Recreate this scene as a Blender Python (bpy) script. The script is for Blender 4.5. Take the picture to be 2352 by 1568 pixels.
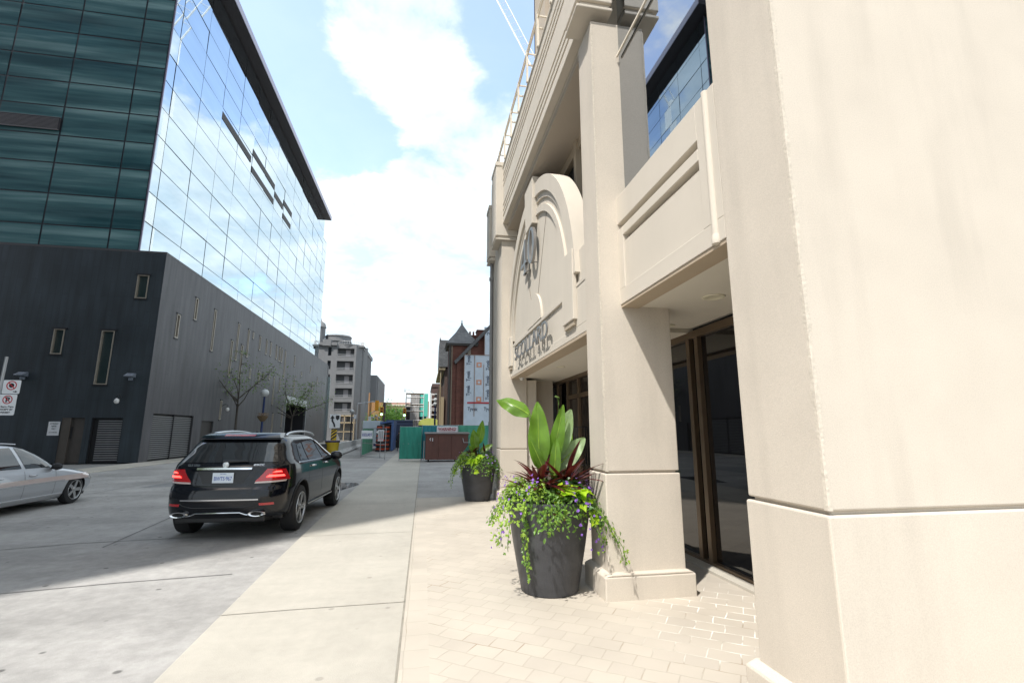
import bpy, bmesh, math, random
import numpy as np
from mathutils import Vector, Matrix
R = math.radians
rng = random.Random(7)
for o in list(bpy.data.objects): bpy.data.objects.remove(o)
SC = bpy.context.scene
COL = SC.collection

# ---------------------------------------------------------------- camera
cam = bpy.data.cameras.new('camera'); camo = bpy.data.objects.new('camera', cam); COL.objects.link(camo)
SC.camera = camo
cam.sensor_width = 36.0; cam.lens = 36.0*1100/2352; cam.clip_end = 3000; cam.clip_start = 0.05
camo.location = (0, 0, 1.75)
camo.rotation_euler = (R(90+10.607), 0, R(-10.281))
# ---------------------------------------------------------------- sun and sky
SUN_EL, SUN_H = 57.3, 44.6          # light travels toward +X and +Y
sl = bpy.data.lights.new('sun', 'SUN'); so = bpy.data.objects.new('sun', sl); COL.objects.link(so)
sl.energy = 2.75; sl.angle = R(1.0); sl.color = (1.0, 0.965, 0.91)
so.rotation_euler = Vector((0.457, 0.450, -1.0)).to_track_quat('-Z', 'Y').to_euler()
so.location = (-30, -30, 70)
world = bpy.data.worlds.new('World'); SC.world = world; world.use_nodes = True
wn = world.node_tree.nodes; wl = world.node_tree.links; wn.clear()
def WN(t, **k):
    n = wn.new(t)
    for a, b in k.items(): setattr(n, a, b)
    return n
def wmath(op, a, b=None, c=None, clamp=False):
    n = WN('ShaderNodeMath', operation=op); n.use_clamp = clamp
    for i, v in enumerate((a, b, c)):
        if v is None: continue
        if isinstance(v, (int, float)): n.inputs[i].default_value = v
        else: wl.new(v, n.inputs[i])
    return n.outputs[0]
sky = WN('ShaderNodeTexSky', sky_type='NISHITA', sun_disc=False)
sky.sun_elevation = R(SUN_EL); sky.sun_rotation = R(225.4); sky.air_density = 1.0; sky.dust_density = 1.5; sky.ozone_density = 1.0
tc = WN('ShaderNodeTexCoord')
vn = WN('ShaderNodeVectorMath', operation='NORMALIZE'); wl.new(tc.outputs['Generated'], vn.inputs[0])
sp = WN('ShaderNodeSeparateXYZ'); wl.new(vn.outputs[0], sp.inputs[0])
zz_ = wmath('ADD', wmath('MAXIMUM', sp.outputs[2], 0.0), 0.22)
cb = WN('ShaderNodeCombineXYZ')
wl.new(wmath('DIVIDE', sp.outputs[0], zz_), cb.inputs[0]); wl.new(wmath('DIVIDE', sp.outputs[1], zz_), cb.inputs[1])
def wnoise(scale, detail, rough, dist, off):
    m = WN('ShaderNodeMapping'); wl.new(cb.outputs[0], m.inputs[0]); m.inputs['Location'].default_value = off
    n = WN('ShaderNodeTexNoise'); wl.new(m.outputs[0], n.inputs['Vector'])
    n.inputs['Scale'].default_value = scale; n.inputs['Detail'].default_value = detail
    n.inputs['Roughness'].default_value = rough; n.inputs['Distortion'].default_value = dist
    return n.outputs[0]
n1 = wnoise(2.6, 10, .58, .35, (3.1, 1.7, 0)); n2 = wnoise(5.0, 6, .6, .3, (8, 2, 4))
n3_ = wnoise(11.0, 5, .62, .2, (1, 5, 2))
base = wmath('ADD', wmath('ADD', wmath('MULTIPLY', wmath('SUBTRACT', n1, .5), 4.2), wmath('MULTIPLY', wmath('SUBTRACT', n2, .5), 2.6)), wmath('ADD', wmath('MULTIPLY', wmath('SUBTRACT', n3_, .5), 1.2), 1.05))
# holes of blue between the clouds, as directions in the sky: (direction, half width, depth)
holes = [((-.285, .71, .65), .11, 1.1), ((-.175, .82, .53), .08, .95), ((-.115, .84, .525), .055, .8), ((.125, .71, .69), .08, .95),
         ((-.245, .77, .59), .08, .9), ((-.235, .87, .43), .06, .5), ((.32, .78, .54), .085, .8), ((.37, .72, .58), .08, .45), ((-.45, .45, .77), .28, .8), ((.3, -.5, .8), .4, .6), ((-.7, -.3, .65), .3, .9)]
for d, w, dep in holes:
    dv = Vector(d).normalized()
    dt = WN('ShaderNodeVectorMath', operation='DISTANCE'); wl.new(vn.outputs[0], dt.inputs[0]); dt.inputs[1].default_value = dv
    mr = WN('ShaderNodeMapRange', interpolation_type='SMOOTHSTEP'); wl.new(dt.outputs['Value'], mr.inputs[0])
    mr.inputs[1].default_value = 0; mr.inputs[2].default_value = w*1.75; mr.inputs[3].default_value = dep*1.75; mr.inputs[4].default_value = 0
    base = wmath('SUBTRACT', base, mr.outputs[0])
cov = WN('ShaderNodeMapRange', interpolation_type='SMOOTHSTEP'); wl.new(base, cov.inputs[0])
cov.inputs[1].default_value = -.05; cov.inputs[2].default_value = .75; cov.inputs[3].default_value = .10; cov.inputs[4].default_value = .97
cr = WN('ShaderNodeMix', data_type='RGBA')
cf = WN('ShaderNodeMapRange'); wl.new(wmath('ADD', wmath('MULTIPLY', n2, .55), wmath('MULTIPLY', n1, .45)), cf.inputs[0]); cf.inputs[1].default_value = .40; cf.inputs[2].default_value = .62; wl.new(cf.outputs[0], cr.inputs['Factor']); cr.inputs['A'].default_value = (2.6, 3.15, 3.5, 1); cr.inputs['B'].default_value = (4.3, 4.55, 4.7, 1)
sk2 = WN('ShaderNodeMix', data_type='RGBA', blend_type='MULTIPLY'); sk2.inputs['Factor'].default_value = 1.0
wl.new(sky.outputs[0], sk2.inputs['A']); sk2.inputs['B'].default_value = (1.75, 1.62, 1.5, 1)
mx = WN('ShaderNodeMix', data_type='RGBA'); wl.new(cov.outputs[0], mx.inputs['Factor'])
wl.new(sk2.outputs['Result'], mx.inputs['A']); wl.new(cr.outputs['Result'], mx.inputs['B'])
bg = WN('ShaderNodeBackground'); bg.inputs[1].default_value = 0.15; wl.new(mx.outputs['Result'], bg.inputs[0])
wo = WN('ShaderNodeOutputWorld'); wl.new(bg.outputs[0], wo.inputs[0])
SC.view_settings.view_transform = 'Standard'; SC.view_settings.look = 'None'; SC.view_settings.gamma = 1
SC.view_settings.exposure = 1.08
SC.render.engine = 'CYCLES'
SC.cycles.max_bounces = 8; SC.cycles.transparent_max_bounces = 8
SC.cycles.caustics_reflective = False; SC.cycles.caustics_refractive = False

# ---------------------------------------------------------------- materials
MATS = {}
def nodes(m): return m.node_tree.nodes, m.node_tree.links
def mat(name, col, rough=.6, metal=0, var=0, vscale=3, bump=0, bscale=60, spec=.5, coat=0, stretch=(1, 1, 1), speck=0, emit=None, stain=0):
    """principled surface with world-space procedural colour variation, speckle and bump"""
    if name in MATS: return MATS[name]
    m = bpy.data.materials.new(name); m.use_nodes = True; N, L = nodes(m)
    b = N['Principled BSDF']; MATS[name] = m
    b.inputs['Base Color'].default_value = (*col, 1); b.inputs['Roughness'].default_value = rough
    b.inputs['Metallic'].default_value = metal; b.inputs['Specular IOR Level'].default_value = spec
    b.inputs['Coat Weight'].default_value = coat; b.inputs['Coat Roughness'].default_value = .03
    if emit: b.inputs['Emission Color'].default_value = (*emit[0], 1); b.inputs['Emission Strength'].default_value = emit[1]
    if var or bump or speck or stain:
        g = N.new('ShaderNodeNewGeometry'); mp = N.new('ShaderNodeMapping'); L.new(g.outputs['Position'], mp.inputs[0]); mp.inputs['Scale'].default_value = stretch
        out = None
        if var:
            nz = N.new('ShaderNodeTexNoise'); L.new(mp.outputs[0], nz.inputs['Vector']); nz.inputs['Scale'].default_value = vscale; nz.inputs['Detail'].default_value = 6; nz.inputs['Roughness'].default_value = .6
            r = N.new('ShaderNodeMapRange'); L.new(nz.outputs[0], r.inputs[0]); r.inputs[1].default_value = .25; r.inputs[2].default_value = .75; r.inputs[3].default_value = 1-var; r.inputs[4].default_value = 1+var
            out = r.outputs[0]
        if speck:
            nz = N.new('ShaderNodeTexNoise'); L.new(g.outputs['Position'], nz.inputs['Vector']); nz.inputs['Scale'].default_value = 120; nz.inputs['Detail'].default_value = 3
            r = N.new('ShaderNodeMapRange'); L.new(nz.outputs[0], r.inputs[0]); r.inputs[1].default_value = .3; r.inputs[2].default_value = .7; r.inputs[3].default_value = 1-speck; r.inputs[4].default_value = 1+speck
            if out is None: out = r.outputs[0]
            else:
                k = N.new('ShaderNodeMath'); k.operation = 'MULTIPLY'; L.new(out, k.inputs[0]); L.new(r.outputs[0], k.inputs[1]); out = k.outputs[0]
        if stain:
            ms = N.new('ShaderNodeMapping'); L.new(g.outputs['Position'], ms.inputs[0]); ms.inputs['Scale'].default_value = (1, 1, .12)
            nz = N.new('ShaderNodeTexNoise'); L.new(ms.outputs[0], nz.inputs['Vector']); nz.inputs['Scale'].default_value = 3.2; nz.inputs['Detail'].default_value = 4
            r = N.new('ShaderNodeMapRange'); L.new(nz.outputs[0], r.inputs[0]); r.inputs[1].default_value = .5; r.inputs[2].default_value = .8; r.inputs[3].default_value = 1; r.inputs[4].default_value = 1-stain
            if out is None: out = r.outputs[0]
            else:
                k = N.new('ShaderNodeMath'); k.operation = 'MULTIPLY'; L.new(out, k.inputs[0]); L.new(r.outputs[0], k.inputs[1]); out = k.outputs[0]
        if out is not None:
            vm = N.new('ShaderNodeVectorMath'); vm.operation = 'SCALE'; vm.inputs[0].default_value = col; L.new(out, vm.inputs['Scale']); L.new(vm.outputs[0], b.inputs['Base Color'])
        if bump:
            nz = N.new('ShaderNodeTexNoise'); L.new(mp.outputs[0], nz.inputs['Vector']); nz.inputs['Scale'].default_value = bscale; nz.inputs['Detail'].default_value = 4
            bp = N.new('ShaderNodeBump'); bp.inputs['Strength'].default_value = bump; bp.inputs['Distance'].default_value = .01; L.new(nz.outputs[0], bp.inputs['Height']); L.new(bp.outputs[0], b.inputs['Normal'])
    return m
def brickmat(name, c1, c2, mortar, scale, bw, rh, msize, plane='XZ', rough=.85, rot=0, offset=.5, var=.15, bump=.2, bias=0):
    m = bpy.data.materials.new(name); m.use_nodes = True; N, L = nodes(m); b = N['Principled BSDF']; MATS[name] = m
    g = N.new('ShaderNodeNewGeometry'); s = N.new('ShaderNodeSeparateXYZ'); L.new(g.outputs['Position'], s.inputs[0]); c = N.new('ShaderNodeCombineXYZ')
    if plane == 'W':       # walls facing either way: x+y runs along the wall
        k = N.new('ShaderNodeMath'); k.operation = 'ADD'; L.new(s.outputs[0], k.inputs[0]); L.new(s.outputs[1], k.inputs[1]); L.new(k.outputs[0], c.inputs[0]); L.new(s.outputs[2], c.inputs[1])
    else:
        L.new(s.outputs['XYZ'.index(plane[0])], c.inputs[0]); L.new(s.outputs['XYZ'.index(plane[1])], c.inputs[1])
    mp = N.new('ShaderNodeMapping'); L.new(c.outputs[0], mp.inputs[0]); mp.inputs['Rotation'].default_value = (0, 0, rot)
    t = N.new('ShaderNodeTexBrick'); L.new(mp.outputs[0], t.inputs['Vector']); t.offset = offset
    t.inputs['Color1'].default_value = (*c1, 1); t.inputs['Color2'].default_value = (*c2, 1); t.inputs['Mortar'].default_value = (*mortar, 1)
    t.inputs['Scale'].default_value = scale; t.inputs['Brick Width'].default_value = bw; t.inputs['Row Height'].default_value = rh; t.inputs['Mortar Size'].default_value = msize; t.inputs['Mortar Smooth'].default_value = .3; t.inputs['Bias'].default_value = bias
    nz = N.new('ShaderNodeTexNoise'); L.new(g.outputs['Position'], nz.inputs['Vector']); nz.inputs['Scale'].default_value = 1.4; nz.inputs['Detail'].default_value = 8
    r = N.new('ShaderNodeMapRange'); L.new(nz.outputs[0], r.inputs[0]); r.inputs[1].default_value = .25; r.inputs[2].default_value = .75; r.inputs[3].default_value = 1-var; r.inputs[4].default_value = 1+var
    vm = N.new('ShaderNodeVectorMath'); vm.operation = 'SCALE'; L.new(t.outputs[0], vm.inputs[0]); L.new(r.outputs[0], vm.inputs['Scale']); L.new(vm.outputs[0], b.inputs['Base Color'])
    b.inputs['Roughness'].default_value = rough
    bp = N.new('ShaderNodeBump'); bp.inputs['Strength'].default_value = bump; bp.inputs['Distance'].default_value = .01; bp.invert = True; L.new(t.outputs['Fac'], bp.inputs['Height']); L.new(bp.outputs[0], b.inputs['Normal'])
    return m

STONE = mat('precast_stone', (.555, .50, .425), .85, var=.06, vscale=1.2, bump=.2, bscale=200, spec=.25, speck=.07, stain=.13)
STONE2 = mat('smooth_stone', (.57, .52, .445), .8, var=.04, vscale=1.0, bump=.1, bscale=60, spec=.25, stain=.05)
STONEG = mat('plinth_stone', (.57, .545, .49), .85, var=.09, vscale=3, bump=.35, bscale=80, spec=.25, speck=.06)
CHIP = mat('chipped_arris', (.535, .485, .41), .95, var=.16, vscale=50, bump=.5, bscale=45, spec=.2)
JOINT = mat('joint_shadow', (.16, .12, .09), .9)
PLASTER = mat('soffit_plaster', (.66, .62, .54), .85, var=.02)
BRONZE = mat('bronze_frame', (.16, .115, .075), .4, .5, var=.08)
DGLASS = mat('dark_door_glass', (.008, .008, .010), .02, spec=.9)
BWIN = mat('blue_window_glass', (.20, .32, .50), .02, 1.0)
SILVER = mat('brushed_silver', (.30, .29, .28), .42, .9)
WHITEP = mat('white_painted_metal', (.75, .74, .70), .5, var=.05)
CREAMP = mat('cream_painted_metal', (.66, .60, .50), .5, var=.06)
BLACKM = mat('black_metal', (.02, .02, .022), .45)
DGREY = mat('dark_grey_metal', (.06, .065, .07), .5, var=.1)
GREYM = mat('galvanised_metal', (.35, .36, .37), .45, .6, var=.1)
SIGNW = mat('white_sign_face', (.72, .74, .76), .45, var=.03)
SIGNK = mat('black_sign_ink', (.015, .015, .02), .5)
SIGNR = mat('red_sign_ink', (.45, .02, .03), .5)
CONC = mat('barrier_concrete', (.55, .545, .52), .9, var=.15, vscale=2, bump=.2)
NAVY = mat('navy_enamel', (.015, .035, .12), .35, var=.1)

# ---------------------------------------------------------------- mesh helpers
class MB:
    def __init__(s): s.V = []; s.F = []; s.M = []
    def add(s, v, f, mi=0):
        n = len(s.V); s.V += [tuple(map(float, p)) for p in v]
        for q in f: s.F.append([i+n for i in q]); s.M.append(mi)
        return s
    def box(s, x0, x1, y0, y1, z0, z1, mi=0, M=None):
        v = [Vector((x, y, z)) for z in (z0, z1) for y in (y0, y1) for x in (x0, x1)]
        if M: v = [M @ p for p in v]
        return s.add(v, [(0, 2, 3, 1), (4, 5, 7, 6), (0, 1, 5, 4), (2, 6, 7, 3), (0, 4, 6, 2), (1, 3, 7, 5)], mi)
    def cyl(s, p0, p1, r0, r1=None, n=12, mi=0):
        if r1 is None: r1 = r0
        p0 = Vector(p0); p1 = Vector(p1); d = (p1-p0)
        if d.length < 1e-6: return s
        q = d.to_track_quat('Z', 'Y'); v = []
        for p, r in ((p0, r0), (p1, r1)):
            for i in range(n):
                a = 2*math.pi*i/n; v.append(p+q @ Vector((r*math.cos(a), r*math.sin(a), 0)))
        f = [(i, (i+1) % n, n+(i+1) % n, n+i) for i in range(n)]+[tuple(range(n-1, -1, -1)), tuple(range(n, 2*n))]
        return s.add(v, f, mi)
    def tube(s, pts, rs, n=8, mi=0):
        pts = [Vector(p) for p in pts]
        if not hasattr(rs, '__len__'): rs = [rs]*len(pts)
        v = []
        for k, p in enumerate(pts):
            d = (pts[min(k+1, len(pts)-1)]-pts[max(k-1, 0)]).normalized(); q = d.to_track_quat('Z', 'Y')
            for i in range(n):
                a = 2*math.pi*i/n; v.append(p+q @ Vector((rs[k]*math.cos(a), rs[k]*math.sin(a), 0)))
        f = []
        for k in range(len(pts)-1):
            for i in range(n): f.append((k*n+i, k*n+(i+1) % n, (k+1)*n+(i+1) % n, (k+1)*n+i))
        f += [tuple(range(n-1, -1, -1)), tuple(range((len(pts)-1)*n, len(pts)*n))]
        return s.add(v, f, mi)
    def lathe(s, prof, c=(0, 0, 0), n=32, mi=0, M=None, cap=True):
        v = []
        for r, z in prof:
            for i in range(n):
                a = 2*math.pi*i/n; p = Vector((c[0]+r*math.cos(a), c[1]+r*math.sin(a), c[2]+z)); v.append(M @ p if M else p)
        f = []
        for k in range(len(prof)-1):
            for i in range(n): f.append((k*n+i, k*n+(i+1) % n, (k+1)*n+(i+1) % n, (k+1)*n+i))
        if cap and prof[0][0] > 1e-4: f.append(tuple(range(n-1, -1, -1)))
        if cap and prof[-1][0] > 1e-4: f.append(tuple(range((len(prof)-1)*n, len(prof)*n)))
        return s.add(v, f, mi)
    def prism(s, poly, axis, a, b, mi=0):
        """poly: 2-D points in the two other axes (in XYZ order), extruded from a to b along axis"""
        def P(p, t): return {'X': (t, p[0], p[1]), 'Y': (p[0], t, p[1]), 'Z': (p[0], p[1], t)}[axis]
        n = len(poly); v = [P(p, a) for p in poly]+[P(p, b) for p in poly]
        return s.add(v, [tuple(range(n)), tuple(range(2*n-1, n-1, -1))]+[(i, i+n, (i+1) % n+n, (i+1) % n) for i in range(n)], mi)
    def arc(s, cy, cz, r0, r1, a0, a1, x0, x1, n=28, mi=0):
        """ring sector in the YZ plane extruded along X"""
        v = []
        for i in range(n+1):
            a = R(a0+(a1-a0)*i/n)
            for r in (r0, r1):
                for x in (x0, x1): v.append((x, cy+r*math.cos(a), cz+r*math.sin(a)))
        f = []
        for i in range(n):
            b = 4*i; c = b+4
            f += [(b, b+2, c+2, c), (b+1, c+1, c+3, b+3), (b, c, c+1, b+1), (b+2, b+3, c+3, c+2)]
        f += [(0, 1, 3, 2), (4*n, 4*n+2, 4*n+3, 4*n+1)]
        return s.add(v, f, mi)
    def sheet(s, O, U, Wd, W, H, ops, depth, mi=0):
        """wall face with real openings: O origin, U unit vector along the wall, Wd outward normal, openings (u0,u1,v0,v1); reveals go inwards"""
        O = Vector(O); U = Vector(U); Wd = Vector(Wd); us = sorted({0, W}|{a for o in ops for a in o[:2]}); vs = sorted({0, H}|{a for o in ops for a in o[2:4]})
        us = [u for u in us if 0 <= u <= W]; vs = [v for v in vs if 0 <= v <= H]
        P = lambda u, v, d=0: O+U*u+Vector((0, 0, v))-Wd*d
        for i in range(len(us)-1):
            for j in range(len(vs)-1):
                cu = (us[i]+us[i+1])/2; cv = (vs[j]+vs[j+1])/2
                if any(o[0] < cu < o[1] and o[2] < cv < o[3] for o in ops): continue
                s.add([P(us[i], vs[j]), P(us[i+1], vs[j]), P(us[i+1], vs[j+1]), P(us[i], vs[j+1])], [(0, 1, 2, 3)], mi)
        for o in ops:
            c = [(o[0], o[2]), (o[1], o[2]), (o[1], o[3]), (o[0], o[3])]
            for k in range(4):
                a = c[k]; b = c[(k+1) % 4]; s.add([P(*a), P(*b), P(*b, depth), P(*a, depth)], [(0, 1, 2, 3)], mi)
        return s
    def build(s, name, mats, parent=None, smooth=False, bevel=0, sharp=None, fix=True):
        me = bpy.data.meshes.new(name); me.from_pydata(s.V, [], s.F); me.update()
        if not isinstance(mats, (list, tuple)): mats = [mats]
        for m in mats: me.materials.append(m)
        if len(mats) > 1: me.polygons.foreach_set('material_index', s.M)
        if fix:
            bm = bmesh.new(); bm.from_mesh(me); bmesh.ops.recalc_face_normals(bm, faces=bm.faces); bm.to_mesh(me); bm.free()
        if smooth:
            me.polygons.foreach_set('use_smooth', [True]*len(me.polygons)); me.set_sharp_from_angle(angle=R(sharp or 38))
        o = bpy.data.objects.new(name, me); COL.objects.link(o)
        if bevel:
            b = o.modifiers.new('bevel', 'BEVEL'); b.width = bevel; b.segments = 2; b.limit_method = 'ANGLE'; b.angle_limit = R(50)
        if parent is not None: adopt(o, parent)
        return o
def wloc(p):
    v = Vector(p.location)
    while p.parent: p = p.parent; v += p.location
    return v
def adopt(o, p):
    """parent o to p; o's mesh is modelled in the frame in which p's root stands unrotated at its location"""
    o.parent = p
    r = p
    while r.parent: r = r.parent
    if o.get('_local'): return o
    o.matrix_parent_inverse = Matrix.Identity(4) if p.parent else Matrix.Translation(-Vector(r.location))
    return o
def tag(o, label, cat, group=None, kind=None):
    o['label'] = label; o['category'] = cat
    if group: o['group'] = group
    if kind: o['kind'] = kind
    return o
def thing(name, label, cat, loc=(0, 0, 0), group=None):
    o = bpy.data.objects.new(name, None); COL.objects.link(o); o.location = loc; o.empty_display_size = .2
    return tag(o, label, cat, group)
def setting(o): o['kind'] = 'structure'; return o
def kids(o): return [c for c in bpy.data.objects if c.parent == o]
def copy_tree(o, parent=None):
    c = o.copy(); COL.objects.link(c)
    if parent is not None: c.parent = parent; c.matrix_parent_inverse = o.matrix_parent_inverse.copy()
    for ch in kids(o): copy_tree(ch, c)
    return c
def text(name, s, size, m, o, right, up, parent=None, depth=.01, width=None, align='CENTER', bold=0):
    """lettering as a mesh: o = point on the baseline, right/up = directions of writing"""
    cu = bpy.data.curves.new('t', 'FONT'); cu.body = s; cu.size = size; cu.extrude = depth/2; cu.align_x = align; cu.offset = bold
    to = bpy.data.objects.new('t', cu); COL.objects.link(to)
    dg = bpy.context.evaluated_depsgraph_get(); me = bpy.data.meshes.new_from_object(to.evaluated_get(dg)); bpy.data.objects.remove(to)
    xs = [v.co.x for v in me.vertices]; k = 1
    if width and max(xs) > min(xs): k = width/(max(xs)-min(xs))
    r = Vector(right).normalized(); u = Vector(up).normalized(); n = r.cross(u)
    for v in me.vertices: v.co = Vector(o)+r*(v.co.x*k)+u*v.co.y+n*v.co.z
    me.materials.clear(); me.materials.append(m)
    ob = bpy.data.objects.new(name, me); COL.objects.link(ob)
    if parent is not None: adopt(ob, parent)
    return ob
#@@SECTIONS
# ================================================================ ground, road, pavements
def ground_mat(name, col, spots=0, joints=None, var=.1):
    m = bpy.data.materials.new(name); m.use_nodes = True; N, L = nodes(m); b = N['Principled BSDF']; b.inputs['Roughness'].default_value = .85; b.inputs['Specular IOR Level'].default_value = .35
    g = N.new('ShaderNodeNewGeometry'); s = N.new('ShaderNodeSeparateXYZ'); L.new(g.outputs['Position'], s.inputs[0])
    def M(op, a, c=None, clamp=False):
        k = N.new('ShaderNodeMath'); k.operation = op; k.use_clamp = clamp
        for i, v in enumerate((a, c)):
            if v is None: continue
            if isinstance(v, (int, float)): k.inputs[i].default_value = v
            else: L.new(v, k.inputs[i])
        return k.outputs[0]
    def NZ(sc, det, lo, hi, a, c, st=(1, 1, 1)):
        mp = N.new('ShaderNodeMapping'); L.new(g.outputs['Position'], mp.inputs[0]); mp.inputs['Scale'].default_value = st
        n = N.new('ShaderNodeTexNoise'); L.new(mp.outputs[0], n.inputs['Vector']); n.inputs['Scale'].default_value = sc; n.inputs['Detail'].default_value = det; n.inputs['Roughness'].default_value = .65
        r = N.new('ShaderNodeMapRange'); L.new(n.outputs[0], r.inputs[0]); r.inputs[1].default_value = lo; r.inputs[2].default_value = hi; r.inputs[3].default_value = a; r.inputs[4].default_value = c; return r.outputs[0]
    f = M('MULTIPLY', NZ(.5, 8, .3, .7, 1-var, 1+var), NZ(8, 6, .3, .7, 1-var*.5, 1+var*.5))
    f = M('MULTIPLY', f, NZ(150, 2, .3, .7, .9, 1.1))
    f = M('MULTIPLY', f, NZ(.9, 5, .35, .65, .93, 1.05, (1, .15, 1)))       # wheel-track streaks along the street
    f = M('MULTIPLY', f, NZ(.55, 7, .42, .56, 1-var*.55, 1.0+var*.35, (.35, 1, 1)))
    if spots:
        v = N.new('ShaderNodeTexVoronoi'); L.new(g.outputs['Position'], v.inputs['Vector']); v.inputs['Scale'].default_value = 2.3
        r = N.new('ShaderNodeMapRange'); L.new(v.outputs['Distance'], r.inputs[0]); r.inputs[1].default_value = .05; r.inputs[2].default_value = .085; r.inputs[3].default_value = 1-spots; r.inputs[4].default_value = 1
        f = M('MULTIPLY', f, r.outputs[0])
    vm = N.new('ShaderNodeVectorMath'); vm.operation = 'SCALE'; vm.inputs[0].default_value = col; L.new(f, vm.inputs['Scale']); L.new(vm.outputs[0], b.inputs['Base Color'])
    n = N.new('ShaderNodeTexNoise'); L.new(g.outputs['Position'], n.inputs['Vector']); n.inputs['Scale'].default_value = 110; n.inputs['Detail'].default_value = 3
    bp = N.new('ShaderNodeBump'); bp.inputs['Strength'].default_value = .35; bp.inputs['Distance'].default_value = .008; L.new(n.outputs[0], bp.inputs['Height']); L.new(bp.outputs[0], b.inputs['Normal'])
    return m
ROAD = ground_mat('road_surface', (.315, .305, .29), spots=.6, var=.19)
WALK = ground_mat('pavement_concrete', (.415, .388, .335), spots=.25, var=.08)
SEAM = mat('tar_seam', (.16, .155, .15), .8, var=.2, vscale=8)
EARTH = ground_mat('ground_far', (.25, .25, .24), var=.1)
b = MB(); b.add([(-600, -200, -.06), (600, -200, -.06), (600, 900, -.06), (-600, 900, -.06)], [(0, 1, 2, 3)]); setting(b.build('ground', EARTH))
b = MB(); b.add([(-14.3, -40, -.045), (2.5, -40, -.045), (2.5, 130, -.045), (-14.3, 130, -.045)], [(0, 1, 2, 3)]); setting(b.build('road', ROAD))
edge = [(-1.80, -30), (-1.80, 3.2), (-1.85, 4.6), (-1.95, 7.5), (-2.03, 11), (-2.07, 20), (-2.07, 60)]
b = MB(); poly = edge+[(-.13, 60), (-.13, -30)]; b.prism(poly, 'Z', -.3, 0); setting(b.build('pavement', WALK, bevel=.012))
b = MB(); b.box(-16, -14.3, -40, 130, -.3, 0); setting(b.build('far_pavement', WALK, bevel=.02))
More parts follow.
